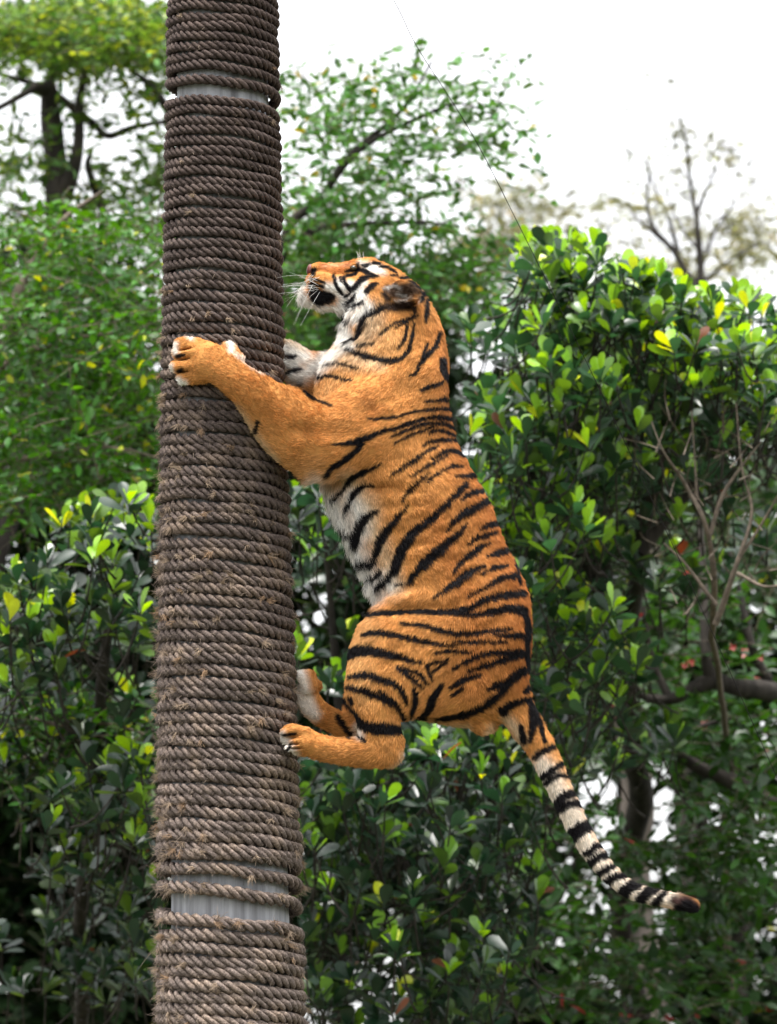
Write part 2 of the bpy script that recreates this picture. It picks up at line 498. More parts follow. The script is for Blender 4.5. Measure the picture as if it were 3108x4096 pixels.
# head (profile, looking at the post)
CH['skull'] = dict(k=30, flow=1, pts=[(1425, 1100, 62, 0, 74), (1480, 1124, 90, 0, 100), (1545, 1166, 98, 0, 112), (1595, 1212, 88, 0, 106)])
CH['bridge'] = dict(k=16, flow=1, pts=[(1275, 1078, 29, 0, 34), (1340, 1086, 37, 0, 44), (1420, 1095, 50, 0, 60)])
CH['noselump'] = dict(k=10, flow=1, pts=[(1262, 1075, 27, 0, 32), (1250, 1082, 22, 0, 28)])
both('brow', [(1430, 1062, 28, 46, 26), (1480, 1062, 34, 44, 32)], k=18, flow=1)
both('pad', [(1257, 1121, 38, 24, 32), (1290, 1130, 45, 36, 38), (1320, 1138, 46, 44, 36), (1380, 1150, 50, 52, 40)], k=14, flow=1)
CH['jaw'] = dict(k=14, flow=1, pts=[(1232, 1183, 40, 0, 48), (1290, 1190, 48, 0, 58), (1370, 1195, 62, 0, 72), (1460, 1210, 90, 0, 100)])
both('cheek', [(1450, 1160, 62, 72, 50), (1500, 1215, 84, 86, 58), (1480, 1290, 80, 74, 55)], k=34, flow=1)
both('ear', [(1585, 1175, 44, 104, 40), (1618, 1176, 56, 136, 32), (1632, 1172, 54, 154, 24)], k=10, flow=1)

VOX = 0.0062
S = 1.0 / PXM
spheres = []          # (centre, r, q, tangent) for fur direction
lo = P(640, 3720, 0) + np.array([-0.06, -0.36, -0.02]); hi = P(2850, 990, 0) + np.array([0.02, 0.36, 0.06])
NX, NY, NZ = [int(math.ceil((hi[i] - lo[i]) / VOX)) for i in range(3)]
BIG = 0.12
FIELD = np.full((NX, NY, NZ), BIG, np.float32)
ax = [lo[i] + VOX * np.arange((NX, NY, NZ)[i]) for i in range(3)]


def chain_spheres(pts, shrink=4.0):
    a_ = np.array(pts, float)
    seglen = np.linalg.norm(np.diff(a_[:, :2], axis=0), axis=1).sum() + np.abs(np.diff(a_[:, 3])).sum()
    n_ = max(4, int(seglen / (0.16 * a_[:, 2].mean())) + 1)
    d_ = catmull(a_, n_)
    c_ = P(d_[:, 0], d_[:, 1], d_[:, 3] * S)
    return c_, (d_[:, 2] - shrink) * S, (d_[:, 4] - shrink) * S


def box(c_, r_):
    return [(max(0, int((c_[i] - r_[i] - lo[i]) / VOX)), min((NX, NY, NZ)[i], int((c_[i] + r_[i] - lo[i]) / VOX) + 2)) for i in range(3)]


for nm, chn in CH.items():
    c_, r_, b_ = chain_spheres(chn['pts'])
    T_ = np.gradient(c_, axis=0); T_ /= np.linalg.norm(T_, axis=1)[:, None] + 1e-9
    kk = chn['k'] * S
    m_ = 0.03 + kk
    bl = np.min(c_ - np.stack([r_, b_, r_], 1), 0) - m_; bh = np.max(c_ + np.stack([r_, b_, r_], 1), 0) + m_
    sl = [(max(0, int((bl[i] - lo[i]) / VOX) - 1), min((NX, NY, NZ)[i], int((bh[i] - lo[i]) / VOX) + 4)) for i in range(3)]
    sub = np.full([s_[1] - s_[0] for s_ in sl], BIG, np.float32)
    for j in range(len(c_)):
        bx = box(c_[j], np.array([r_[j], b_[j], r_[j]]) + m_)
        o_ = [slice(bx[i][0] - sl[i][0], bx[i][1] - sl[i][0]) for i in range(3)]
        X_ = (ax[0][bx[0][0]:bx[0][1]] - c_[j, 0])[:, None, None]
        Y_ = (ax[1][bx[1][0]:bx[1][1]] - c_[j, 1])[None, :, None]
        Z_ = (ax[2][bx[2][0]:bx[2][1]] - c_[j, 2])[None, None, :]
        q = r_[j] / b_[j]
        k0 = np.sqrt(X_**2 + Z_**2 + (q * Y_) ** 2)
        k1 = np.sqrt(X_**2 + Z_**2 + (q * q * Y_) ** 2)
        d_ = (k0 - r_[j]) * k0 / (k1 + 1e-6)
        np.minimum(sub[o_[0], o_[1], o_[2]], d_, out=sub[o_[0], o_[1], o_[2]])
        spheres.append((c_[j], r_[j], q, T_[j]))
    g_ = FIELD[sl[0][0]:sl[0][1], sl[1][0]:sl[1][1], sl[2][0]:sl[2][1]]
    h_ = np.clip(0.5 + 0.5 * (g_ - sub) / kk, 0, 1)
    g_[...] = g_ * (1 - h_) + sub * h_ - kk * h_ * (1 - h_)


def carve(u_, v_, w_, ru, rv, rw, k_=8):
    c_ = P(u_, v_, w_ * S)
    R_ = np.array([ru, rw, rv]) * S
    bx = box(c_, R_ + 0.03)
    X_ = ((ax[0][bx[0][0]:bx[0][1]] - c_[0]) / R_[0])[:, None, None]
    Y_ = ((ax[1][bx[1][0]:bx[1][1]] - c_[1]) / R_[1])[None, :, None]
    Z_ = ((ax[2][bx[2][0]:bx[2][1]] - c_[2]) / R_[2])[None, None, :]
    d_ = (np.sqrt(X_**2 + Y_**2 + Z_**2) - 1) * R_.min()
    g_ = FIELD[bx[0][0]:bx[0][1], bx[1][0]:bx[1][1], bx[2][0]:bx[2][1]]
    kk = k_ * S
    h_ = np.clip(0.5 - 0.5 * (g_ + d_) / kk, 0, 1)
    g_[...] = g_ * (1 - h_) - d_ * h_ + kk * h_ * (1 - h_)


for sg in (-1, 1):
    carve(1614, 1170, sg * 190, 38, 42, 46)         # hollow of the ear
    carve(1414, 1078, sg * 76, 26, 13, 22, 10)      # eye socket
    carve(1330, 1170, sg * 96, 70, 6, 30, 8)        # lip line
    carve(1245, 1084, sg * 24, 12, 6, 12, 5)        # nostril
    carve(1690, 1520, sg * 235, 60, 120, 40, 40)    # hollow behind the shoulder blade
for cu, cv, cw, ru_ in ((735, 1437, -255, 52), (735, 1487, -252, 46), (742, 1398, -262, 40), (1162, 2945, -238, 36), (1168, 2974, -240, 36), (1185, 2992, -235, 30)):
    carve(cu, cv, cw, ru_, 7, 42, 6)              # clefts between the toes
# gentle muscle relief: a crease between arm and ribs, hollow of the flank
carve(1420, 1935, -250, 150, 16, 80, 26)
carve(1620, 2425, -250, 170, 22, 75, 40)
carve(1492, 1640, -292, 34, 70, 40, 30)      # notch of the shoulder
carve(1330, 1720, -330, 130, 22, 30, 40)     # between the arm muscles
for rb_ in range(6):                          # faint ribs
    carve(1560 + 42 * rb_, 1960 + 52 * rb_, -268, 120, 14, 42, 36)


def surface_nets(Fd):
    sgn = Fd < 0
    n0, n1, n2 = Fd.shape
    cnt = np.zeros((n0 - 1, n1 - 1, n2 - 1), np.int8)
    for dx in (0, 1):
        for dy in (0, 1):
            for dz in (0, 1):
                cnt += sgn[dx:n0 - 1 + dx, dy:n1 - 1 + dy, dz:n2 - 1 + dz]
    act = (cnt > 0) & (cnt < 8)
    ci = np.argwhere(act)
    vid = np.full(act.shape, -1, np.int32); vid[act] = np.arange(len(ci))
    acc = np.zeros((len(ci), 3)); num = np.zeros(len(ci))
    cor = [(0, 0, 0), (1, 0, 0), (0, 1, 0), (1, 1, 0), (0, 0, 1), (1, 0, 1), (0, 1, 1), (1, 1, 1)]
    for a_ in range(8):
        for b_ in range(a_ + 1, 8):
            da, db = np.array(cor[a_]), np.array(cor[b_])
            if np.abs(da - db).sum() != 1: continue
            fa = Fd[ci[:, 0] + da[0], ci[:, 1] + da[1], ci[:, 2] + da[2]]; fb = Fd[ci[:, 0] + db[0], ci[:, 1] + db[1], ci[:, 2] + db[2]]
            x_ = (fa < 0) != (fb < 0)
            t_ = np.where(x_, fa / np.where(x_, fa - fb, 1), 0)[:, None]
            acc += np.where(x_[:, None], da + (db - da) * t_, 0); num += x_
    Vv = ci + acc / num[:, None]
    quads = []
    for axis in range(3):
        sl0 = [slice(None)] * 3; sl1 = [slice(None)] * 3
        sl0[axis] = slice(0, -1); sl1[axis] = slice(1, None)
        A_ = sgn[tuple(sl0)]; B_ = sgn[tuple(sl1)]
        e_ = np.argwhere(A_ != B_)
        flip = A_[e_[:, 0], e_[:, 1], e_[:, 2]]
        o1, o2 = [(1, 2), (2, 0), (0, 1)][axis]
        ok = (e_[:, o1] > 0) & (e_[:, o2] > 0) & (e_[:, o1] < Fd.shape[o1] - 1) & (e_[:, o2] < Fd.shape[o2] - 1)
        e_ = e_[ok]; flip = flip[ok]
        def at_(d1, d2):
            q_ = e_.copy(); q_[:, o1] += d1; q_[:, o2] += d2
            return vid[q_[:, 0], q_[:, 1], q_[:, 2]]
        q_ = np.stack([at_(-1, -1), at_(0, -1), at_(0, 0), at_(-1, 0)], 1)
        q_[~flip] = q_[~flip][:, ::-1]
        quads.append(q_)
    return Vv, np.vstack(quads)


TV, TF = surface_nets(FIELD)
TV = lo + TV * VOX
# two light smoothing passes
for lam in (0.5, -0.3, 0.5):
    s_ = np.zeros_like(TV); n_ = np.zeros(len(TV))
    for a_ in range(4):
        i_, j_ = TF[:, a_], TF[:, (a_ + 1) % 4]
        for dim in range(3):
            s_[:, dim] += np.bincount(i_, TV[j_, dim], len(TV)) + np.bincount(j_, TV[i_, dim], len(TV))
        n_ += np.bincount(i_, minlength=len(TV)) + np.bincount(j_, minlength=len(TV))
    TV = TV + lam * (s_ / n_[:, None] - TV)

uvp = np.column_stack([TV[:, 0] * 1200, -TV[:, 2] * 1200])
def _nrm():
    f_ = np.cross(TV[TF[:, 2]] - TV[TF[:, 0]], TV[TF[:, 3]] - TV[TF[:, 1]]); n_ = np.zeros_like(TV)
    for a_ in range(4):
        for dim in range(3): n_[:, dim] += np.bincount(TF[:, a_], f_[:, dim], len(TV))
    return n_ / (np.linalg.norm(n_, axis=1)[:, None] + 1e-12)
_n = _nrm()
big_ = np.clip((P(1600, 1250, 0)[2] - TV[:, 2]) / 0.1, 0, 1) * np.clip((TV[:, 2] - P(1600, 2950, 0)[2]) / 0.1, 0, 1) * np.clip((TV[:, 0] - P(1300, 2000, 0)[0]) / 0.1, 0, 1)
ca_, sa_ = math.cos(0.5), math.sin(0.5)
fx = TV[:, 0] * ca_ + TV[:, 2] * sa_; fz = -TV[:, 0] * sa_ + TV[:, 2] * ca_
TV = TV + _n * (big_ * (0.0080 * vnoise(TV * 7, 51) + 0.0028 * (1 - 2 * np.abs(vnoise(np.column_stack([fx * 9, TV[:, 1] * 8, fz * 26]), 52)))))[:, None]
# normals
fn = np.cross(TV[TF[:, 2]] - TV[TF[:, 0]], TV[TF[:, 3]] - TV[TF[:, 1]])
TN = np.zeros_like(TV)
for a_ in range(4):
    for dim in range(3):
        TN[:, dim] += np.bincount(TF[:, a_], fn[:, dim], len(TV))
TN /= np.linalg.norm(TN, axis=1)[:, None] + 1e-12
farea = np.linalg.norm(fn, axis=1) * 0.5

# ---- coat pattern: strokes on the flank, in the tiger's side plane (parallel projection, same on both sides)
PC = P(1600, 2200, -0.1)
JX = FPX / ((PC - CAM) @ FWD)


def side_uv(p):
    d_ = np.asarray(p) - PC
    uu = 1600 + JX * d_[:, 0]
    vv_ = 2200 - JX * (d_[:, 2] * math.cos(PITCH) - d_[:, 1] * math.sin(PITCH))
    return np.stack([uu, vv_], 1)


Z1 = (1050, 960, .5364); Z2 = (600, 1260, .4768); Z3 = (1200, 1700, .596); Z4 = (1100, 2350, .6555); Z5 = (1900, 2600, .596); Z0 = (0, 0, 1)


def S_(z, pts, wd):
    pts = np.array(pts, float); wd = np.array(wd, float)
    if wd.ndim == 0: wd = np.full(len(pts), float(wd))
    if len(wd) != len(pts): wd = np.interp(np.linspace(0, 1, len(pts)), np.linspace(0, 1, len(wd)), wd)
    a_ = np.column_stack([z[0] + pts[:, 0] * z[2], z[1] + pts[:, 1] * z[2], wd * z[2]])
    return catmull(a_, max(2, (len(a_) - 1) * 4 + 1)) if len(a_) > 2 else a_


def stroke_sd(uv, st, pad):
    res = np.full(len(uv), 1e3)
    mn = (st[:, :2] - st[:, 2:3]).min(0) - pad; mxx = (st[:, :2] + st[:, 2:3]).max(0) + pad
    sel = np.where((uv[:, 0] > mn[0]) & (uv[:, 0] < mxx[0]) & (uv[:, 1] > mn[1]) & (uv[:, 1] < mxx[1]))[0]
    if not len(sel): return res, sel
    p = uv[sel]; best = np.full(len(sel), 1e3)
    for a_, b_ in zip(st[:-1], st[1:]):
        ab = b_[:2] - a_[:2]
        t_ = np.clip(((p - a_[:2]) @ ab) / (ab @ ab + 1e-9), 0, 1)
        d_ = np.hypot(*(p - a_[:2] - t_[:, None] * ab).T) - (a_[2] + (b_[2] - a_[2]) * t_)
        best = np.minimum(best, d_)
    res[sel] = best
    return res, sel


WHITE = np.array([0.84, 0.81, 0.76]); CREAM = np.array([0.68, 0.52, 0.34])
ORANGE = np.array([0.58, 0.265, 0.078]); RUST = np.array([0.36, 0.115, 0.027]); PALE = np.array([0.65, 0.37, 0.15])
BLACK = np.array([0.005, 0.004, 0.005])
coat = []        # (colour, strength, softness px, stroke)
def C_(colr, stg, soft, *strokes):
    for s_ in strokes: coat.append((colr, stg, soft, s_))
# broad tone
C_(RUST, .85, 110, S_(Z0, [(1760, 1330), (1800, 1500), (1830, 1750), (1930, 1960), (2030, 2180), (2110, 2420), (2115, 2700)], [30, 40, 60, 80, 100, 110, 90]))
C_(RUST, .75, 120, S_(Z0, [(1740, 2080), (1820, 2250), (1900, 2480), (1900, 2700)], [60, 70, 80, 80]))
C_(PALE, .7, 60, S_(Z0, [(1480, 2480), (1430, 2620), (1450, 2760)], [40, 50, 40]), S_(Z2, [(800, 900), (1000, 1150), (1200, 1330), (1400, 1300)], [60, 70, 70, 60]),
   S_(Z1, [(640, 930), (560, 1010), (470, 1120)], [50, 60, 50]), S_(Z1, [(900, 660), (960, 760), (860, 800)], [60, 80, 50]))
C_(RUST, .55, 40, S_(Z1, [(780, 1180), (850, 1270), (800, 1340)], [40, 40, 20]))
# cream and white
C_(CREAM, .9, 55, S_(Z3, [(330, 400), (440, 560), (480, 700), (560, 860), (610, 1000)], [70, 70, 50, 50, 50]), S_(Z3, [(560, 1040), (640, 1080)], 50),
   S_(Z1, [(820, 520), (800, 640), (720, 740)], [60, 70, 60]), S_(Z1, [(560, 850), (700, 880), (880, 920)], [50, 40, 20]))
C_(WHITE, 1, 40, S_(Z3, [(130, 400), (200, 500), (260, 620), (330, 760), (400, 900), (450, 1010), (500, 1130)], [50, 70, 80, 80, 70, 70, 60]),
   S_(Z3, [(330, 470), (390, 590), (420, 700)], [40, 55, 40]), S_(Z3, [(560, 1020), (600, 1060)], 40))
C_(WHITE, 1, 12, S_(Z1, [(262, 330), (262, 400)], 36))
C_(WHITE, 1, 16, S_(Z1, [(250, 420), (320, 470), (420, 500), (540, 500), (600, 440)], [60, 60, 45, 45, 50]),
   S_(Z1, [(470, 330), (560, 360), (640, 330), (720, 380)], [32, 50, 45, 45]), S_(Z1, [(560, 300), (560, 340)], [30, 40]),
   S_(Z1, [(720, 400), (650, 470), (610, 540), (590, 630), (620, 720), (660, 760)], [55, 60, 60, 70, 70, 40]), S_(Z1, [(780, 470), (700, 560)], 40),
   S_(Z1, [(720, 150), (790, 185), (850, 200), (890, 225)], [14, 34, 34, 18]), S_(Z1, [(760, 300), (700, 330)], 20))
C_(WHITE, 1, 26, S_(Z1, [(600, 800), (520, 850), (420, 930), (340, 1000), (290, 1040)], [30, 50, 56, 50, 40]),
   S_(Z1, [(60, 800), (160, 860), (230, 930), (235, 1010)], [90, 90, 80, 50]), S_(Z1, [(170, 770), (240, 800), (330, 870)], [60, 60, 50]))
C_(CREAM, .7, 20, S_(Z1, [(120, 710), (200, 740), (290, 800)], [20, 18, 12]))
C_(WHITE, 1, 14, S_(Z2, [(215, 250), (215, 310)], 26), S_(Z2, [(335, 175), (355, 190)], 20), S_(Z2, [(172, 430), (190, 500)], 22),
   S_(Z2, [(240, 560), (300, 590)], 36), S_(Z2, [(680, 230), (695, 310)], 28), S_(Z2, [(740, 350), (860, 440), (960, 500)], 12))
C_(CREAM, .9, 22, S_(Z2, [(740, 790), (840, 930), (930, 1060), (1080, 1240)], 22))
C_(WHITE, .9, 20, S_(Z4, [(40, 890), (80, 960), (120, 1010)], [34, 40, 36]), S_(Z4, [(120, 510), (160, 620), (185, 720), (240, 785)], [66, 56, 56, 42]),
   S_(Z4, [(510, 850), (520, 885)], 22))
C_(CREAM, .9, 24, S_(Z4, [(775, 990), (772, 1050), (720, 1085)], [6, 14, 14]), S_(Z4, [(860, 815), (1000, 840), (1160, 850)], 18),
   S_(Z4, [(1320, 850), (1290, 890)], 20), S_(Z4, [(1400, 790), (1450, 840), (1500, 930)], [30, 36, 30]))
C_(np.array([0.82, 0.73, 0.62]), .95, 30, S_(Z5, [(450, 760), (520, 900), (600, 1080), (700, 1280), (830, 1460), (980, 1590), (1150, 1650), (1300, 1650)], [70, 100, 110, 110, 100, 90, 80, 60]))
C_(PALE, .6, 40, S_(Z5, [(520, 680), (580, 800), (640, 950)], [40, 30, 16]))
C_(np.array([0.06, 0.03, 0.026]), 1, 14, S_(Z5, [(1320, 1660), (1400, 1680), (1500, 1740)], [30, 46, 40]))
C_(np.array([0.66, 0.24, 0.07]), .8, 20, S_(Z1, [(430, 190), (560, 200), (640, 185)], [30, 30, 16]))
C_(np.array([0.64, 0.33, 0.2]), .7, 12, S_(Z1, [(440, 168), (640, 165)], 12))
GREY = np.array([0.035, 0.03, 0.03])
C_(GREY, .9, 12, S_(Z1, [(930, 350), (1000, 370), (1060, 370), (1090, 360)], [34, 54, 60, 62]))
C_(np.array([.42, .39, .36]), .9, 8, S_(Z1, [(905, 345), (960, 335), (1010, 350)], [10, 10, 4]), S_(Z1, [(980, 435), (1040, 440), (1100, 430)], [8, 13, 8]), S_(Z1, [(1000, 390), (1060, 400)], [8, 8]),
   S_(Z1, [(1105, 300), (1160, 345), (1172, 395), (1140, 440)], [5, 8, 8, 7]))
C_(BLACK, .97, 9, S_(Z1, [(890, 470), (980, 480), (1090, 480)], [26, 40, 34]), S_(Z1, [(900, 380), (930, 420)], [22, 26]))
STR = [  # black strokes: stripes, face marks, toe lines, armpit line, painted sole shadow
    (Z1, [(352, 318), (372, 370), (400, 402), (450, 408), (500, 410)], [22, 40, 50, 46, 26]), (Z1, [(345, 262), (400, 280), (450, 300)], 5), (Z1, [(345, 285), (400, 310), (440, 330)], 6),
    (Z1, [(372, 200), (366, 228)], [20, 15]), (Z1, [(525, 245), (545, 330), (592, 392)], [7, 12, 8]),
    (Z1, [(600, 260), (615, 310), (660, 350), (720, 295), (765, 262), (825, 256)], [9, 13, 16, 18, 18, 6]), (Z1, [(660, 350), (640, 390), (605, 410)], [10, 8, 5]),
    (Z1, [(575, 260), (577, 290)], 5), (Z1, [(598, 462), (655, 425), (685, 385)], [8, 10, 5]), (Z1, [(590, 525), (650, 480), (740, 435)], [12, 14, 8]), (Z1, [(500, 512), (565, 545)], 7),
    (Z1, [(590, 550), (650, 575)], [14, 8]), (Z1, [(768, 372), (800, 335), (852, 308)], [14, 18, 6]), (Z1, [(612, 212), (660, 203), (715, 208)], [5, 9, 8]),
    (Z1, [(700, 160), (706, 192), (762, 215), (852, 256)], [4, 9, 13, 4]), (Z1, [(620, 248), (690, 230)], [8, 12]), (Z1, [(738, 168), (795, 160)], 6), (Z1, [(752, 182), (775, 176)], 5),
    (Z1, [(820, 150), (862, 154)], 8), (Z1, [(865, 178), (922, 180)], 7), (Z1, [(940, 196), (990, 216)], 5), (Z1, [(950, 240), (990, 240)], 4), (Z1, [(1025, 262), (1072, 250)], 8),
    (Z1, [(880, 480), (785, 535), (742, 620), (702, 700), (640, 752)], [26, 24, 18, 17, 8]), (Z1, [(1085, 288), (1150, 330), (1165, 380)], [5, 9, 5]),
    (Z1, [(1192, 370), (1180, 430)], [18, 12]), (Z1, [(1228, 405), (1220, 500), (1214, 590)], [10, 13, 6]),
    (Z1, [(1130, 480), (1105, 560), (960, 620), (880, 690)], [6, 9, 7, 4]), (Z1, [(1150, 545), (1060, 600), (990, 645)], [4, 6, 4]), (Z1, [(1080, 600), (1062, 720), (1010, 800)], [5, 8, 4]),
    (Z1, [(1128, 600), (1112, 730), (1062, 850), (980, 890), (850, 872), (740, 828), (650, 790)], [6, 9, 13, 17, 17, 14, 9]), (Z1, [(640, 800), (760, 860), (880, 890)], [8, 12, 8]),
    (Z1, [(720, 762), (830, 755)], [9, 5]), (Z1, [(1320, 670), (1295, 770), (1232, 850), (1182, 920), (1152, 990), (1108, 1000)], [10, 16, 20, 13, 9, 4]), (Z1, [(1228, 765), (1205, 850), (1190, 900)], 7),
    (Z1, [(1345, 880), (1350, 950), (1375, 1020)], [18, 24, 14]), (Z1, [(1178, 1112), (1260, 1086), (1345, 1048)], [4, 12, 10]), (Z1, [(1225, 1196), (1300, 1190), (1372, 1174)], [4, 8, 13]),
    (Z1, [(1048, 1297), (1200, 1266), (1385, 1240)], [4, 7, 12]), (Z1, [(790, 1336), (950, 1325), (1045, 1308)], [4, 7, 4]),
    (Z1, [(540, 1526), (660, 1512), (760, 1490), (860, 1440), (1000, 1400), (1150, 1350), (1290, 1310), (1410, 1316)], [5, 14, 21, 14, 12, 12, 14, 17]),
    (Z1, [(765, 1495), (700, 1575), (610, 1650), (530, 1700), (490, 1750)], [14, 17, 16, 14, 8]), (Z1, [(970, 1462), (1110, 1400), (1230, 1366), (1340, 1356), (1418, 1384)], [4, 7, 9, 11, 14]),
    (Z1, [(998, 1512), (1120, 1442), (1280, 1386)], [4, 7, 4]), (Z1, [(1240, 1432), (1320, 1406), (1424, 1440)], [4, 9, 9]),
    (Z1, [(310, 1130), (390, 1186), (528, 1232)], [4, 14, 5]), (Z1, [(420, 1002), (470, 990), (665, 1036)], [4, 11, 4]), (Z1, [(480, 908), (560, 900), (725, 948)], [3, 6, 3]),
    (Z1, [(160, 845), (235, 855)], 12), (Z1, [(180, 970), (290, 960)], 14), (Z1, [(278, 1110), (300, 1060)], [10, 6]),
    (Z2, [(920, 920), (905, 1000)], [12, 10]), (Z2, [(1240, 1370), (1300, 1390)], [14, 10]), (Z2, [(232, 345), (300, 335)], [10, 5]), (Z2, [(245, 470), (275, 455)], 9),
    (Z3, [(820, 126), (900, 95), (1035, 88)], [4, 12, 11]), (Z3, [(608, 327), (720, 262), (830, 182), (925, 130)], [4, 12, 12, 4]), (Z3, [(880, 222), (960, 172), (1020, 160), (1085, 190)], [4, 11, 14, 15]),
    (Z3, [(740, 340), (860, 262), (988, 195)], [3, 9, 4]), (Z3, [(848, 372), (925, 320)], [4, 7]), (Z3, [(945, 306), (1010, 270), (1092, 266)], [4, 9, 4]), (Z3, [(1045, 336), (1155, 330)], [5, 15]),
    (Z3, [(292, 412), (370, 348), (460, 300), (548, 255)], [8, 13, 10, 4]), (Z3, [(300, 578), (330, 500), (400, 420), (488, 395)], [5, 13, 17, 4]), (Z3, [(372, 775), (375, 700), (430, 622), (528, 565)], [20, 33, 27, 4]),
    (Z3, [(678, 508), (760, 402), (862, 320)], [4, 13, 4]), (Z3, [(485, 895), (540, 760), (620, 650), (725, 530)], [20, 27, 23, 4]),
    (Z3, [(628, 975), (672, 850), (745, 730), (855, 640), (965, 540), (1112, 390)], [28, 35, 31, 25, 17, 17]), (Z3, [(890, 605), (1000, 530)], [12, 8]),
    (Z3, [(738, 1035), (830, 922), (930, 832), (1050, 730), (1118, 655)], [14, 33, 31, 19, 4]), (Z3, [(975, 704), (1060, 612), (1150, 560), (1252, 502)], [5, 19, 23, 19]), (Z3, [(1075, 497), (1130, 452), (1212, 436)], [4, 15, 12]),
    (Z3, [(1205, 688), (1265, 660), (1325, 648)], [5, 18, 18]), (Z3, [(1122, 792), (1200, 746), (1312, 710)], [5, 15, 11]), (Z3, [(1025, 980), (1090, 902), (1180, 832), (1268, 785)], [5, 19, 19, 5]),
    (Z3, [(898, 1142), (1010, 1072), (1120, 992), (1225, 938)], [5, 21, 23, 11]), (Z3, [(1252, 877), (1320, 850), (1408, 830)], [5, 21, 19]), (Z3, [(1215, 994), (1290, 952), (1388, 935)], [5, 15, 7]),
    (Z3, [(1118, 1142), (1240, 1082), (1340, 1022), (1448, 1002)], [4, 13, 17, 21]), (Z3, [(1140, 1200), (1280, 1142), (1482, 1112)], [4, 15, 15]),
    (Z3, [(400, 888), (470, 905)], [20, 24]), (Z3, [(440, 1015), (525, 980)], [22, 22]), (Z3, [(520, 1062), (595, 1000)], [24, 18]), (Z3, [(215, 475), (275, 440)], [13, 10]), (Z3, [(290, 680), (335, 705)], [16, 10]),
    (Z3, [(640, 1062), (750, 1046)], [5, 8]), (Z3, [(1400, 690), (1440, 900), (1475, 1060)], [5, 5, 8]),
    (Z4, [(560, 166), (650, 152), (850, 142), (1060, 142), (1200, 112), (1300, 62), (1510, 30)], [6, 15, 13, 15, 13, 13, 18]), (Z4, [(1050, 152), (1250, 152), (1400, 122), (1505, 130)], [6, 15, 23, 26]),
    (Z4, [(772, 212), (900, 222), (1040, 256), (1180, 270), (1432, 240)], [5, 11, 13, 13, 6]), (Z4, [(538, 283), (620, 267), (780, 287), (920, 320), (1105, 346)], [6, 15, 15, 13, 4]),
    (Z4, [(1330, 275), (1420, 280), (1505, 287)], [5, 14, 20]), (Z4, [(1088, 320), (1250, 322), (1405, 318)], [4, 10, 5]),
    (Z4, [(448, 402), (520, 370), (620, 380), (720, 400), (820, 430), (900, 442)], [24, 32, 27, 23, 15, 5]), (Z4, [(978, 382), (1080, 378), (1195, 382)], [5, 9, 4]),
    (Z4, [(1085, 483), (1200, 422), (1320, 386), (1512, 392)], [5, 13, 13, 24]), (Z4, [(1175, 493), (1300, 456), (1505, 400)], [6, 15, 15]),
    (Z4, [(932, 465), (945, 510), (962, 548)], [8, 9, 5]), (Z4, [(930, 460), (990, 440), (1058, 428)], [9, 8, 6]), (Z4, [(965, 500), (1045, 448)], 6),
    (Z4, [(748, 470), (830, 532), (906, 602)], [7, 13, 5]), (Z4, [(780, 474), (880, 512), (932, 578)], [6, 12, 6]), (Z4, [(458, 526), (560, 520), (660, 550), (760, 592), (806, 694)], [9, 19, 19, 15, 8]),
    (Z4, [(452, 592), (560, 622), (640, 652), (712, 706)], [12, 22, 19, 5]), (Z4, [(643, 614), (700, 660), (760, 722), (800, 794)], [5, 13, 15, 13]), (Z4, [(850, 598), (862, 680), (838, 782)], [7, 18, 5]),
    (Z4, [(1024, 576), (972, 660), (940, 750), (880, 796)], [7, 21, 19, 13]), (Z4, [(1072, 602), (1150, 552), (1245, 518)], [7, 19, 8]), (Z4, [(1088, 648), (1145, 604)], [8, 11]),
    (Z4, [(1298, 607), (1400, 572), (1505, 500)], [9, 25, 28]), (Z4, [(970, 803), (1100, 782), (1220, 742), (1320, 672), (1425, 588)], [8, 15, 19, 23, 12]), (Z4, [(1518, 624), (1565, 598)], 15),
    (Z4, [(1378, 742), (1450, 702), (1552, 668)], [30, 21, 14]), (Z4, [(1515, 140), (1542, 250), (1535, 340), (1545, 500)], [12, 18, 14, 12]),
    (Z4, [(1545, 688), (1572, 800), (1545, 925)], [12, 22, 11]), (Z4, [(1558, 690), (1600, 800), (1642, 935)], [8, 12, 8]), (Z4, [(1495, 845), (1512, 935)], 14),
    (Z4, [(508, 788), (560, 828), (660, 842), (772, 852)], [14, 31, 36, 25]), (Z4, [(520, 900), (552, 922)], 6), (Z4, [(425, 690), (495, 765)], 15), (Z4, [(388, 800), (465, 895)], 16),
    (Z4, [(60, 888), (135, 876)], 6), (Z4, [(85, 975), (110, 940)], 5), (Z4, [(150, 1032), (280, 1066), (420, 1092), (600, 1110)], [10, 14, 12, 7]), (Z4, [(455, 660), (470, 690)], 10),  # long sole stroke paints the shadow under the hind foot
    (Z5, [(395, 705), (470, 660), (515, 640)], [14, 17, 16]), (Z5, [(455, 835), (520, 790), (575, 752)], [20, 19, 15]), (Z5, [(475, 875), (540, 832), (620, 836)], [16, 15, 10]),
    (Z5, [(530, 1045), (590, 965), (665, 945)], [26, 28, 22]), (Z5, [(555, 1055), (640, 1012), (708, 1026)], [24, 24, 18]), (Z5, [(635, 1235), (690, 1190), (768, 1158)], [46, 44, 38]),
    (Z5, [(745, 1345), (790, 1312), (835, 1292)], [22, 21, 17]), (Z5, [(765, 1410), (820, 1372), (885, 1358)], [26, 25, 20]), (Z5, [(822, 1478), (870, 1450), (918, 1436)], [22, 20, 14]),
    (Z5, [(865, 1540), (920, 1510), (990, 1496)], [28, 25, 22]), (Z5, [(962, 1630), (1010, 1580), (1075, 1556)], [38, 35, 30]), (Z5, [(1085, 1670), (1130, 1620), (1185, 1594)], [36, 34, 28]),
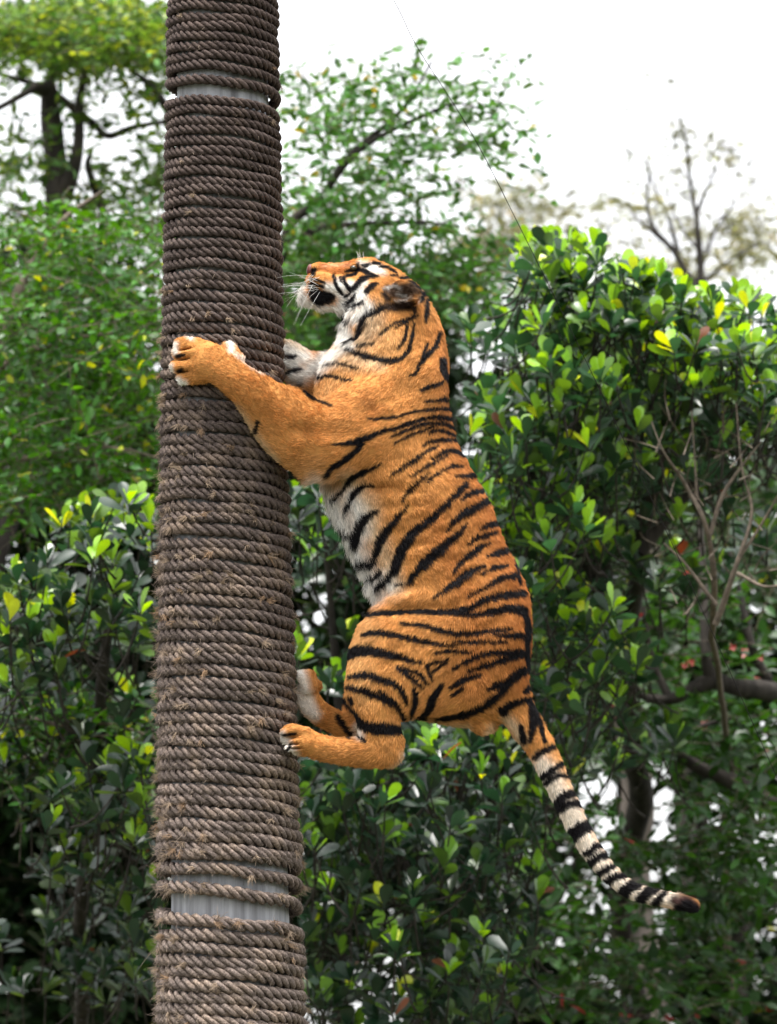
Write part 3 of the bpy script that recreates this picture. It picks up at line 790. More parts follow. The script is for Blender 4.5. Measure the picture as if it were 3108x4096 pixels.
    (Z5, [(1185, 1700), (1220, 1650), (1252, 1620)], [26, 22, 15]), (Z5, [(1345, 1720), (1400, 1705), (1470, 1738)], [30, 40, 30])]
STR = [S_(z_, p_, w_) for z_, p_, w_ in STR]


def coat_color(p, wob=1.0):
    uv = side_uv(p)
    n1 = vnoise(np.column_stack([uv / 26.0, p[:, 1] * 40]), 11); n2 = vnoise(np.column_stack([uv / 9.0, p[:, 1] * 90]), 12); n3 = vnoise(np.column_stack([uv / 90.0, p[:, 1] * 8]), 13)
    n4 = vnoise(np.column_stack([uv[::-1] * 0 + uv / 26.0 + 77, p[:, 1] * 40]), 14)
    uvw = uv + wob * np.column_stack([n1 * 2.6 + n2 * 1.4, n4 * 2.6 + n2 * 1.4])
    c_ = np.tile(ORANGE, (len(p), 1)) * (1 + 0.10 * n3 + 0.06 * n1)[:, None]
    for colr, stg, soft, st in coat:
        d_, sel = stroke_sd(uvw, st, soft)
        if not len(sel): continue
        f_ = np.clip(0.5 - 0.5 * d_[sel] / soft, 0, 1); f_ = (f_ * f_ * (3 - 2 * f_) * stg)[:, None]
        c_[sel] = c_[sel] * (1 - f_) + colr * f_
    k_ = np.zeros(len(p))
    for st in STR:
        d_, sel = stroke_sd(uvw, st, 10)
        if not len(sel): continue
        k_[sel] = np.maximum(k_[sel], np.clip(0.5 - (d_[sel] - 3.5) / 6.0, 0, 1))
    return c_ * (1 - k_[:, None]) + BLACK * k_[:, None]


M_skin = strand_mat('tiger_skin', 0.8, 0.05)
TBASE = P(1230, 3020, -0.15)
tiger = empty('tiger', TBASE)
tag(tiger, 'orange tiger with black stripes clinging to the rope-wound post, head tipped up, tail hanging', 'tiger')
vc = coat_color(TV)
mesh_obj('body', TV, TF, M_skin, tiger, vc * 0.75, True, TBASE)

# ---- fur
sc = np.array([s_[0] for s_ in spheres]); sr_ = np.array([s_[1] for s_ in spheres]); sq_ = np.array([s_[2] for s_ in spheres]); st_ = np.array([s_[3] for s_ in spheres])
flow = np.zeros_like(TV); wsum = np.zeros(len(TV))
for j in range(len(sc)):
    d_ = TV - sc[j]
    near = np.abs(d_).max(1) < max(sr_[j], sr_[j] / sq_[j]) + 0.05
    d_ = d_[near]
    sd = np.abs(np.sqrt(d_[:, 0]**2 + d_[:, 2]**2 + (sq_[j] * d_[:, 1])**2) - sr_[j])
    w_ = np.exp(-sd / 0.012) / (0.02 + sr_[j])
    flow[near] += w_[:, None] * st_[j]; wsum[near] += w_
# face: hair runs from the nose backwards and down; head zone
uvT = side_uv(TV)
flow /= np.linalg.norm(flow, axis=1)[:, None] + 1e-9
flow -= TN * np.sum(flow * TN, 1)[:, None]
flow /= np.linalg.norm(flow, axis=1)[:, None] + 1e-9


def zone(uv, strokes, soft):
    f = np.zeros(len(uv))
    for st in strokes:
        d_, sel = stroke_sd(uv, st, soft)
        if len(sel): f[sel] = np.maximum(f[sel], np.clip(0.5 - 0.5 * d_[sel] / soft, 0, 1))
    return f


zl = zone(uvT, [S_(Z3, [(100, 380), (230, 560), (330, 760), (450, 1030), (520, 1150)], [40, 60, 70, 70, 50])], 60)      # belly
zt = zone(uvT, [S_(Z1, [(620, 520), (600, 620), (640, 740), (780, 620), (820, 500)], 60), S_(Z1, [(540, 840), (400, 930), (300, 1040)], 50)], 40)   # throat ruff
zc = zone(uvT, [S_(Z1, [(250, 400), (280, 480), (400, 520)], 40)], 20)
zface = zone(uvT, [S_(Z1, [(340, 220), (500, 250), (620, 300), (760, 230)], [60, 90, 110, 110])], 30)
zear = zone(uvT, [S_(Z1, [(1000, 340), (1080, 400)], 70)], 20)
zpaw = zone(uvT, [S_(Z2, [(200, 400), (420, 380)], 190), S_(Z4, [(60, 930), (200, 950)], 100), S_(Z4, [(150, 560), (220, 620)], 80)], 30)
hlen = 0.0145 + 0.034 * zl + 0.022 * zt + 0.016 * zc - 0.009 * zface + 0.004 * zear - 0.006 * zpaw
uph = 0.30 + 0.35 * zl + 0.25 * zt + 0.2 * zc + 0.3 * zear

NH = 400000
wface = farea * (1 + 1.2 * (zface + zear)[TF].mean(1)) * np.where(fn[:, 1] > 0.35 * np.linalg.norm(fn, axis=1), 0.45, 1.0)
fid = rng.choice(len(TF), NH, p=wface / wface.sum())
ba = rng.random((NH, 4)) ** 1.3 + 1e-3; ba /= ba.sum(1)[:, None]
bl = lambda A_: np.einsum('ij,ij...->i...', ba, A_[TF[fid]])
root = bl(TV); nrm = bl(TN); nrm /= np.linalg.norm(nrm, axis=1)[:, None]
fl = bl(flow); hl = bl(hlen); up_ = bl(uph)
clump = np.column_stack([vnoise(root * 28, 21), vnoise(root * 28, 22), vnoise(root * 28, 23)]) * 0.30 + np.column_stack([vnoise(root * 170, 27), vnoise(root * 170, 28), vnoise(root * 170, 29)]) * 0.3 + np.column_stack([vnoise(root * 85, 24), vnoise(root * 85, 25), vnoise(root * 85, 26)]) * 0.34
fl = fl + clump + rng.normal(0, 0.16, (NH, 3))
hl = hl * (0.65 + 0.6 * rng.random(NH))
d1 = fl + nrm * (up_ + 0.25)[:, None]; d1 /= np.linalg.norm(d1, axis=1)[:, None]
d2 = fl + nrm * (up_ * 0.35)[:, None] + np.array([0, 0, -0.15]); d2 /= np.linalg.norm(d2, axis=1)[:, None]
p0 = root - nrm * 0.001
p1 = p0 + d1 * (hl * 0.40)[:, None]; p2 = p1 + d2 * (hl * 0.35)[:, None]; p3 = p2 + (d2 + [0, 0, -0.1]) * (hl * 0.25)[:, None]
hc_ = coat_color(root)
hc_ = hc_ * (0.62 + 0.72 * rng.random((NH, 1))) * (1 + 0.08 * vnoise(root * 60, 31) + 0.16 * vnoise(root * 130, 32) + 0.16 * vnoise(root * 260, 33))[:, None]
M_fur = strand_mat('tiger_fur', 0.6, 0.14)
fur = hair_object('fur', np.stack([p0, p1, p2, p3], 1), 0.00062, hc_, M_fur, tiger, TBASE, 0.25)
fur['kind'] = 'stuff'

# ---- eye, nose, whiskers, claws
def ball(c_, R_, nu=16, nv=10):
    th = np.linspace(0, math.pi, nv); ph = np.linspace(0, 2 * math.pi, nu, endpoint=False)
    V_ = np.array([[math.sin(t) * math.cos(p), math.sin(t) * math.sin(p), math.cos(t)] for t in th for p in ph]) * R_ + c_
    i_ = np.arange(nv * nu).reshape(nv, nu)
    F_ = np.stack([i_[:-1], i_[1:], np.roll(i_, -1, 1)[1:], np.roll(i_, -1, 1)[:-1]], -1).reshape(-1, 4)
    return V_, F_


def plain_mat(name, c_, rough, spec=0.5):
    m, n, b = new_mat(name)
    nz = n.nodes.new('ShaderNodeTexNoise'); nz.inputs['Scale'].default_value = 120
    mr = n.nodes.new('ShaderNodeMapRange'); mr.inputs['To Min'].default_value = 0.8; mr.inputs['To Max'].default_value = 1.2
    n.links.new(nz.outputs['Fac'], mr.inputs['Value'])
    mx = n.nodes.new('ShaderNodeMix'); mx.data_type = 'RGBA'; mx.blend_type = 'MULTIPLY'; mx.inputs[0].default_value = 1
    mx.inputs[6].default_value = (*c_, 1); n.links.new(mr.outputs[0], mx.inputs[7])
    n.links.new(mx.outputs[2], b.inputs['Base Color'])
    b.inputs['Roughness'].default_value = rough; b.inputs['Specular IOR Level'].default_value = spec
    return m


M_eye = plain_mat('eye_dark', (0.05, 0.04, 0.02), 0.08, 0.8)
M_nose = plain_mat('nose_leather', (0.16, 0.045, 0.04), 0.4)
M_claw = plain_mat('claw_horn', (0.55, 0.48, 0.40), 0.4)
M_whisk = plain_mat('whisker_hair', (0.85, 0.83, 0.80), 0.4)
for sg in (-1, 1):
    V_, F_ = ball(P(1415, 1072, sg * 56 * S), np.array([17, 15, 12]) * S)
    mesh_obj('eye', V_, F_, M_eye, tiger, origin=TBASE)
V_, F_ = ball(P(1240, 1080, 0), np.array([14, 24, 24]) * S)
nz_ = side_uv(V_)
V_[:, 2] += 0.3 * (V_[:, 0] - V_[:, 0].mean())
mesh_obj('nose', V_, F_, M_nose, tiger, origin=TBASE)
WG = {}
for sg in (-1, 1):
    for i_ in range(20 if sg < 0 else 12):
        u0 = rng.uniform(1238, 1300); v0_ = rng.uniform(1098, 1165)
        p0_ = P(u0, v0_, sg * rng.uniform(40, 66) * S)
        L_ = rng.uniform(0.05, 0.17)
        an = math.radians(rng.uniform(150, 215)) if rng.random() < .8 else math.radians(rng.uniform(215, 250))
        dr = np.array([math.cos(an), sg * rng.uniform(0.15, 0.6), math.sin(an)])
        dr /= np.linalg.norm(dr)
        bend = np.array([0.1, 0, -0.5]) * rng.uniform(0.2, 1.0)
        t_ = np.linspace(0, 1, 7)[:, None]
        pth = p0_ + dr * t_ * L_ + bend * (t_ ** 2) * L_ * 0.4
        V_, F_ = tube(pth, np.linspace(0.00042, 0.00015, 7), 4)
        mesh_obj('whisker', V_, F_, M_whisk, tiger, origin=TBASE)
    for i_ in range(4):
        p0_ = P(1432 + i_ * 8, 1042, sg * 50 * S)
        t_ = np.linspace(0, 1, 6)[:, None]
        dr = np.array([rng.uniform(-.7, .3), sg * 0.3, 1.0]); L_ = rng.uniform(.02, .045)
        V_, F_ = tube(p0_ + dr * t_ * L_, np.linspace(0.0005, 0.0002, 6), 4); mesh_obj('whisker', V_, F_, M_whisk, tiger, origin=TBASE)

# ------------------------------------------------------------------ trees, shrubs, wire
def leaf_mat(name, use_object, spec=0.95, rough=0.36):
    m, n, b = new_mat(name)
    if use_object:
        src = n.nodes.new('ShaderNodeObjectInfo').outputs['Color']
    else:
        at = n.nodes.new('ShaderNodeAttribute'); at.attribute_name = 'col'; src = at.outputs['Color']
    tc = n.nodes.new('ShaderNodeTexCoord')
    nz = n.nodes.new('ShaderNodeTexNoise'); nz.inputs['Scale'].default_value = 18 if not use_object else 2.0
    n.links.new(tc.outputs['Object'], nz.inputs['Vector'])
    mr = n.nodes.new('ShaderNodeMapRange'); mr.inputs['To Min'].default_value = 0.7; mr.inputs['To Max'].default_value = 1.3
    n.links.new(nz.outputs['Fac'], mr.inputs['Value'])
    mx = n.nodes.new('ShaderNodeMix'); mx.data_type = 'RGBA'; mx.blend_type = 'MULTIPLY'; mx.inputs[0].default_value = 1
    n.links.new(src, mx.inputs[6]); n.links.new(mr.outputs[0], mx.inputs[7])
    n.links.new(mx.outputs[2], b.inputs['Base Color'])
    b.inputs['Roughness'].default_value = rough
    b.inputs['Specular IOR Level'].default_value = spec
    tr = n.nodes.new('ShaderNodeBsdfTranslucent')
    hs_ = n.nodes.new('ShaderNodeHueSaturation'); hs_.inputs['Hue'].default_value = 0.475; hs_.inputs['Saturation'].default_value = 1.1; hs_.inputs['Value'].default_value = 1.7
    n.links.new(mx.outputs[2], hs_.inputs['Color']); n.links.new(hs_.outputs[0], tr.inputs['Color'])
    ms = n.nodes.new('ShaderNodeMixShader'); ms.inputs[0].default_value = 0.34
    n.links.new(b.outputs[0], ms.inputs[1]); n.links.new(tr.outputs[0], ms.inputs[2])
    n.links.new(ms.outputs[0], n.nodes['Material Output'].inputs['Surface'])
    return m


M_leaf = leaf_mat('leaf_mass', False)
M_leaf1 = leaf_mat('leaf_single', True)
M_leafs = leaf_mat('small_leaf_mass', False, 0.4, 0.42)
M_leafs1 = leaf_mat('small_leaf_single', True, 0.4, 0.42)
M_leafd = leaf_mat('dull_leaf_mass', False, 0.12, 0.6)
M_bark = noise_col_mat('bark_dark', (0.012, 0.010, 0.009), (0.05, 0.042, 0.036), 14, 0.9, 0.8, 40, stretch=(1, 1, .3))
M_bark2 = noise_col_mat('bark_grey', (0.10, 0.085, 0.075), (0.24, 0.20, 0.175), 12, 0.9, 0.6, 40, stretch=(1, 1, .3))
M_twig = noise_col_mat('twig_bark', (0.06, 0.048, 0.036), (0.16, 0.125, 0.095), 30, 0.85)


def leaf_template(kind):
    if kind == 'broad':                    # obovate, folded along the rib, tip curling
        t = np.array([0, .10, .32, .55, .78, .93, 1.0]); wd = np.array([.022, .04, .14, .22, .245, .17, .03])
    elif kind == 'small':
        t = np.array([0, .28, .62, 1.0]); wd = np.array([.02, .24, .22, .01])
    else:                                   # narrow
        t = np.array([0, .3, .7, 1.0]); wd = np.array([.015, .13, .12, .01])
    V_ = []; F_ = []
    for i_, (a_, b_) in enumerate(zip(t, wd)):
        zc = -0.12 * a_ ** 2
        V_ += [(a_, -b_, zc + b_ * .22), (a_, 0, zc), (a_, b_, zc + b_ * .22)]
        if i_:
            k_ = 3 * i_
            F_ += [(k_ - 3, k_ - 2, k_ + 1, k_), (k_ - 2, k_ - 1, k_ + 2, k_ + 1)]
    return np.array(V_, float), np.array(F_)


def frames(d, nrm):
    d = d / (np.linalg.norm(d, axis=1)[:, None] + 1e-9)
    nrm = nrm - d * np.sum(d * nrm, 1)[:, None]
    nrm /= np.linalg.norm(nrm, axis=1)[:, None] + 1e-9
    k_ = len(d)
    wy = rng.uniform(.78, 1.22, (k_, 1)); wz = rng.uniform(-.5, 2.0, (k_, 1))
    return np.stack([d, np.cross(nrm, d) * wy, nrm * wz], -1)         # columns x,y,z: width and curl vary


LEAF_ME = {}


def put_leaves(tree, base, kind, pos, R, L, colr, singles, dull=False):
    """crown = all far leaves in one stuff mesh; the nearest `singles` in view are leaf objects"""
    tv, tf = leaf_template(kind)
    d_ = (pos - CAM)
    fz = d_ @ FWD
    uu = 1554 + FPX * (d_ @ RGT) / fz; vv_ = 2048 - FPX * (d_ @ UPV) / fz
    inside = (uu > 20) & (uu < 3088) & (vv_ > 20) & (vv_ < 4076)
    # not behind the post or the tiger
    c_, h_ = pole_at(vv_)
    inside &= np.abs(uu - c_) > h_ + 20
    facing = np.abs(np.einsum('ij,ij->i', np.cross(R[:, :, 0], R[:, :, 1]), d_ / np.linalg.norm(d_, axis=1)[:, None]))
    score = fz - 1.2 * facing - 6 * L + np.where(inside, 0, 1e6)
    order = np.argsort(score)
    sel = order[:singles]; sel = sel[inside[sel]]
    rest = np.setdiff1d(np.arange(len(pos)), sel)
    V_ = pos[rest][:, None] + np.einsum('nij,kj->nki', R[rest], tv) * L[rest][:, None, None]
    F_ = (tf[None] + (np.arange(len(rest)) * len(tv))[:, None, None]).reshape(-1, 4)
    crown = mesh_obj('crown', V_.reshape(-1, 3), F_, M_leafd if dull else (M_leaf if kind == 'broad' else M_leafs), tree, np.repeat(colr[rest], len(tv), 0), True, base)
    crown['kind'] = 'stuff'
    if kind not in LEAF_ME:
        o_ = mesh_obj('leaf', tv, tf, M_leaf1 if kind == 'broad' else M_leafs1); LEAF_ME[kind] = o_.data; bpy.data.objects.remove(o_)
    for i_ in sel:
        o_ = bpy.data.objects.new('leaf', LEAF_ME[kind])
        M_ = np.eye(4); M_[:3, :3] = R[i_] * L[i_]; M_[:3, 3] = pos[i_] - base
        o_.parent = crown
        o_.matrix_basis = Matrix(M_.tolist())
        o_.color = (*colr[i_], 1)
        col.objects.link(o_)
    return crown


def limb(gm, pts, sides=8, wob=0.02):
    """pts: (u, v, Y, radius m)"""
    a_ = catmull(np.array(pts, float), max(4, (len(pts) - 1) * 7))
    pth = P(a_[:, 0], a_[:, 1], a_[:, 2])
    pth += wob * np.column_stack([vnoise(pth * 3, 41), vnoise(pth * 3, 42), vnoise(pth * 3, 43)])
    rad = a_[:, 3] * (1 + 0.12 * vnoise(pth * 6, 44))
    V_, F_ = tube(pth, np.maximum(rad, 0.0015), sides)
    gm.add(V_, F_)
    return pth


def ground_pt(u, Y):
    p = P(u, 4096, Y); return np.array([p[0], Y, -0.05])


def trunk_to_ground(gm, u, v, Y, r0, lean=0.0):
    top = P(u, v, Y); bot = np.array([top[0] + lean, Y, -0.06])
    t_ = np.linspace(0, 1, 10)[:, None]
    pth = top * (1 - t_) + bot * t_ + 0.06 * np.column_stack([np.sin(t_[:, 0] * 5 + u), np.cos(t_[:, 0] * 4), 0 * t_[:, 0]]) * (1 - t_)
    V_, F_ = tube(pth, r0 * (1 + 0.5 * t_[:, 0] ** 3 + .15 * t_[:, 0]), 10); gm.add(V_, F_)
    return bot


def blob_points(blobs):
    out_ = []
    for (u, v, ru, rv, y0, y1, n_, yg) in blobs:
        a_ = rng.uniform(0, 2 * math.pi, n_); r_ = np.sqrt(rng.random(n_))
        out_.append(np.column_stack([u + ru * r_ * np.cos(a_), v + rv * r_ * np.sin(a_), rng.uniform(y0, y1, n_), np.full(n_, yg)]))
    a_ = np.vstack(out_)
    ok = np.ones(len(a_), bool)
    for hu, hv, hr, hs in HOLES:                 # gaps where the sky shows through the thicket
        ok &= ((a_[:, 0] - hu) / (hr + 25)) ** 2 + ((a_[:, 1] - hv) / (hs + 25)) ** 2 > 1
    return a_[ok]


HOLES = [(40, 3480, 75, 85), (1275, 2440, 85, 110), (2440, 3140, 150, 55), (2700, 3080, 90, 60), (2420, 3590, 120, 80), (2300, 3380, 55, 60), (2560, 3700, 60, 50), (230, 4040, 60, 50), (1840, 3620, 40, 36)]


def jitter(c_, n_, s_=0.25):
    return np.clip(np.asarray(c_) * (1 + rng.normal(0, s_, (n_, 1))) * (1 + rng.normal(0, 0.08, (n_, 3))), 0.003, 0.9)


def broad_crown(tree, base, gtw, blobs, Lm=0.104, mature=(0.016, 0.046, 0.019), young=(0.21, 0.43, 0.020), singles=300, up=0.75, nl=(7, 11)):
    pts = blob_points(blobs)
    pos, D_, N_, L_, C_ = [], [], [], [], []
    for u, v, Y, yg in pts:
        c0 = P(u, v, Y)
        axis = np.array([rng.normal(0, .28), rng.normal(-.22, .28), up + rng.random() * .5]); axis /= np.linalg.norm(axis)
        e1 = np.cross(axis, [0.3, 0.5, 0.1]); e1 /= np.linalg.norm(e1); e2 = np.cross(axis, e1)
        n_ = rng.integers(*nl)
        a0 = rng.uniform(0, 6.28)
        has_young = rng.random() < yg
        ny = rng.integers(2, 5) if has_young else 0
        for k_ in range(n_):
            f_ = k_ / n_
            az = a0 + k_ * 2.4
            inc = math.radians(10 + 72 * f_ + rng.normal(0, 11))
            rad = math.cos(az) * e1 + math.sin(az) * e2
            d_ = axis * math.cos(inc) + rad * math.sin(inc)
            nn = axis * math.sin(inc) - rad * math.cos(inc) + rng.normal(0, .22, 3)
            pos.append(c0 - axis * 0.06 * f_ + d_ * 0.008); D_.append(d_); N_.append(nn)
            L_.append(Lm * ((0.62 + 0.45 * min(1, f_ * 2.2 + .25)) if k_ >= ny else .92) * rng.uniform(.8, 1.2))
            if k_ < ny:
                m_ = rng.random(); C_.append(np.array(young) * (0.7 + .6 * m_) if m_ < .91 else np.array([0.52, 0.60, 0.015]))
            else:
                q_ = rng.random()
                C_.append(np.array([0.17, 0.06, 0.02]) * rng.uniform(.6, 1.2) if q_ < .004 else (np.array(mature) * rng.uniform(.6, 1.7) if q_ > .24 else (np.array(mature) * .6 + np.array(young) * rng.uniform(.12, .34))))
        # twig
        t_ = np.linspace(0, 1, 5)[:, None]
        back = c0 + np.array([rng.normal(0, .12), rng.uniform(.1, .35), -rng.uniform(.12, .3)])
        V_, F_ = tube(c0 * (1 - t_) + back * t_ + np.array([0, 0, -.05]) * np.sin(t_ * math.pi), np.linspace(.0035, .006, 5), 5); gtw.add(V_, F_)
    return put_leaves(tree, base, 'broad', np.array(pos), frames(np.array(D_), np.array(N_)), np.array(L_), np.clip(np.array(C_), .003, .9), singles)


def spray_crown(tree, base, gtw, blobs, Lm=0.060, cols=((0.020, 0.085, 0.010), (0.045, 0.15, 0.014)), accent=(0.32, 0.38, 0.02), acc=0.015, singles=300, kind='small', twl=0.55, nleaf=15, droop=.25, twr=.003, dull=False):
    pts = blob_points(blobs)
    pos, D_, N_, L_, C_ = [], [], [], [], []
    for u, v, Y, yg in pts:
        c0 = P(u, v, Y)
        d0 = np.array([rng.normal(0, 1), rng.normal(-.1, .7), rng.normal(.1, .45)]); d0 /= np.linalg.norm(d0)
        ll = twl * rng.uniform(.6, 1.3)
        n_ = int(nleaf * rng.uniform(.7, 1.3))
        t_ = np.linspace(0, 1, 6)[:, None]
        pth = c0 + d0 * (t_ - .5) * ll + np.array([0, 0, -droop]) * ll * t_ ** 2
        V_, F_ = tube(pth, np.linspace(twr, twr * .35, 6), 4); gtw.add(V_, F_)
        cc = np.array(cols[0]) + (np.array(cols[1]) - np.array(cols[0])) * rng.random() * 1.0
        for k_ in range(n_):
            s_ = (k_ + .5) / n_
            p_ = c0 + d0 * (s_ - .5) * ll + np.array([0, 0, -droop]) * ll * s_ ** 2
            side = 1 if k_ % 2 else -1
            lat = np.cross(d0, [0, 0, 1]) * side
            d_ = lat * .9 + d0 * .6 + rng.normal(0, .35, 3) + np.array([0, 0, -.2])
            pos.append(p_ + rng.normal(0, .008, 3)); D_.append(d_); N_.append(np.array([0, -.1, 1]) + rng.normal(0, .45, 3))
            L_.append(Lm * rng.uniform(.75, 1.25))
            a_ = rng.random() < acc * (1 + 3 * yg)
            C_.append(np.array(accent) * rng.uniform(.7, 1.2) if a_ else cc * rng.uniform(.45, 1.5))
    return put_leaves(tree, base, kind, np.array(pos), frames(np.array(D_), np.array(N_)), np.array(L_), np.clip(np.array(C_), .003, .9), singles, dull)


def make_tree(name, label, cat, u, Y, group=None):
    b_ = ground_pt(u, Y)
    t_ = empty(name, b_)
    tag(t_, label, cat, group)
    return t_, b_


# --- broad-leaved tree behind the tiger's back
T, Bs = make_tree('broadleaf_tree', 'broad-leaved tree full of lime young leaves, close behind the tiger\'s back', 'tree', 2560, 12.6)
gt = Geo(); gw = Geo()
limb(gt, [(2560, 3200, 11.5, .07), (2500, 2700, 10.0, .06), (2420, 2300, 7.6, .045), (2330, 1800, 6.6, .03), (2260, 1300, 6.4, .014)])
limb(gt, [(2500, 2700, 10.0, .055), (2560, 2200, 7.4, .04), (2660, 1750, 6.5, .028), (2740, 1350, 6.3, .012)])
limb(gt, [(2430, 2350, 6.9, .04), (2250, 2100, 6.6, .028), (2130, 1900, 6.4, .015)])
limb(gt, [(2560, 2200, 6.8, .04), (2800, 1900, 6.8, .026), (2980, 1600, 6.6, .013)])
limb(gt, [(2560, 3200, 11.5, .07), (2480, 3600, 12.2, .07), (2560, 4150, 12.6, .075)])
Bs2 = trunk_to_ground(gt, 2560, 4140, 12.6, .08)
broad_crown(T, Bs, gw, [(2230, 1090, 190, 160, 5.2, 7.4, 53, 0.90), (2540, 1200, 230, 130, 5.2, 7.4, 53, 0.90), (2900, 1330, 260, 150, 5.2, 7.4, 61, 0.90),
    (2430, 1420, 400, 200, 5.0, 8, 134, 0.81), (2950, 1570, 250, 200, 5.0, 8, 84, 0.81), (2230, 1680, 360, 230, 5, 8, 134, 0.68), (2160, 1980, 290, 220, 5, 8, 86, 0.68),
    (2700, 1740, 340, 200, 5.4, 8, 70, 0.41), (2280, 2320, 250, 260, 5.2, 8, 78, 0.61), (2340, 2650, 240, 200, 5.4, 8, 56, 0.68), (1930, 1340, 100, 80, 5.6, 7, 8, 0.68), (2750, 2150, 330, 250, 6.2, 8.5, 42, 0.34), (2450, 2950, 260, 200, 6.5, 9, 30, 0.27)], singles=300)
gt.obj('trunk', M_bark, T, Bs); gw.obj('twigs', M_bark, T, Bs)['kind'] = 'stuff'

# --- darker broad-leaved tree below
T, Bs = make_tree('broadleaf_tree', 'dark broad-leaved tree under the tiger\'s hind feet and tail', 'tree', 1720, 6.6)
gt = Geo(); gw = Geo()
limb(gt, [(1720, 4200, 8.6, .04), (1700, 3900, 7.8, .035), (1640, 3500, 7.2, .028), (1500, 3100, 6.8, .016)])
limb(gt, [(1700, 3900, 7.8, .035), (1900, 3500, 7.1, .035), (1980, 3100, 6.8, .02), (2000, 2800, 6.6, .012)])
limb(gt, [(1640, 3500, 7.1, .04), (1400, 3000, 7.0, .028), (1330, 2500, 6.8, .018), (1300, 2050, 6.6, .01)])
trunk_to_ground(gt, 1720, 4190, 8.6, .045)
broad_crown(T, Bs, gw, [(1330, 2060, 190, 160, 5.2, 8, 36, .45), (1300, 2330, 170, 130, 5.6, 8, 14, .25), (1300, 2650, 200, 130, 5.2, 8, 19, .5), (1420, 3180, 300, 260, 5.2, 8.4, 81, .32),
    (1820, 3220, 320, 260, 5.2, 8.4, 78, .32), (1450, 3600, 330, 260, 5.4, 8.4, 61, .2), (1850, 3680, 330, 260, 5.4, 8.4, 61, .22), (2120, 3000, 200, 230, 5.6, 8.4, 36, .25),
    (1700, 2950, 300, 120, 5.6, 8.4, 28, .25), (1650, 3980, 500, 200, 5.8, 8.4, 84, .1), (1400, 3350, 300, 350, 6.4, 9, 84, .12), (1850, 3450, 320, 350, 6.4, 9, 84, .12)], singles=300, mature=(0.0085, 0.026, 0.013), young=(0.15, 0.34, 0.022))
gt.obj('trunk', M_bark, T, Bs); gw.obj('twigs', M_bark, T, Bs)['kind'] = 'stuff'

# --- broad-leaved tree left of the post
T, Bs = make_tree('broadleaf_tree', 'broad-leaved tree with upright pale leaf tips, left of the post', 'tree', 330, 6.0)
gt = Geo(); gw = Geo()
limb(gt, [(330, 4150, 9.5, .04), (330, 3600, 8, .035), (380, 3100, 6.8, .03), (420, 2600, 6.2, .025), (450, 2150, 6.0, .012)])
limb(gt, [(380, 3100, 6.5, .04), (200, 2700, 6.3, .025), (120, 2350, 6.0, .012)])
trunk_to_ground(gt, 330, 4140, 9.5, .045)
broad_crown(T, Bs, gw, [(430, 2130, 260, 140, 4.8, 7, 30, .55), (330, 2430, 380, 200, 4.8, 7.4, 72, .4), (120, 2600, 200, 160, 5, 7.4, 25, .4), (430, 3130, 280, 190, 5, 7.4, 42, .4),
    (600, 3250, 110, 230, 5, 7, 16, .45), (380, 3420, 300, 160, 5.4, 7.6, 25, .15), (600, 3750, 90, 250, 5.5, 7.5, 19, .3), (250, 3750, 350, 300, 7, 9.5, 56, .06), (330, 2900, 380, 400, 6.6, 8.6, 61, .15), (240, 2830, 300, 120, 5.4, 7.6, 22, .3)], singles=300, mature=(0.0085, 0.026, 0.012), young=(0.20, 0.40, 0.018))
gt.obj('trunk', M_bark, T, Bs); gw.obj('twigs', M_bark, T, Bs)['kind'] = 'stuff'

# --- small-leaved fig, left
T, Bs = make_tree('fig_tree', 'small-leaved tree with thin arching twigs, left of the post', 'tree', -200, 8.5)
gt = Geo(); gw = Geo()
limb(gt, [(-350, 2600, 9, .09), (-200, 1900, 8.6, .06), (0, 1480, 8.2, .022), (250, 1360, 7.8, .012), (450, 1330, 7.6, .006)])
limb(gt, [(-200, 1900, 8.6, .05), (100, 1830, 8.2, .016), (400, 1780, 7.6, .009), (640, 1830, 7.4, .004)])
limb(gt, [(-350, 2600, 9, .06), (-100, 2790, 7.4, .018), (200, 2895, 6.6, .012), (420, 2905, 6.4, .009), (650, 2970, 6.3, .005)])
limb(gt, [(-200, 1900, 8.6, .05), (60, 1200, 8.8, .03), (250, 900, 9, .016), (420, 760, 9, .008)])
trunk_to_ground(gt, -350, 2590, 9, .11)
spray_crown(T, Bs, gw, [(330, 960, 400, 130, 7.8, 10.5, 110, .1), (300, 1250, 420, 230, 7.4, 10, 170, .15), (300, 1600, 420, 230, 7.2, 10, 170, .2), (220, 1900, 360, 180, 7.2, 9.6, 110, .2),
    (560, 1350, 140, 160, 7.0, 9, 30, .9), (350, 2850, 380, 60, 6.2, 6.9, 26, .2), (200, 3030, 260, 130, 6.4, 8, 26, .3), (650, 2000, 60, 150, 7.2, 9, 10, .4)], singles=300)
gt.obj('trunk', M_twig, T, Bs); gw.obj('twigs', M_twig, T, Bs)['kind'] = 'stuff'

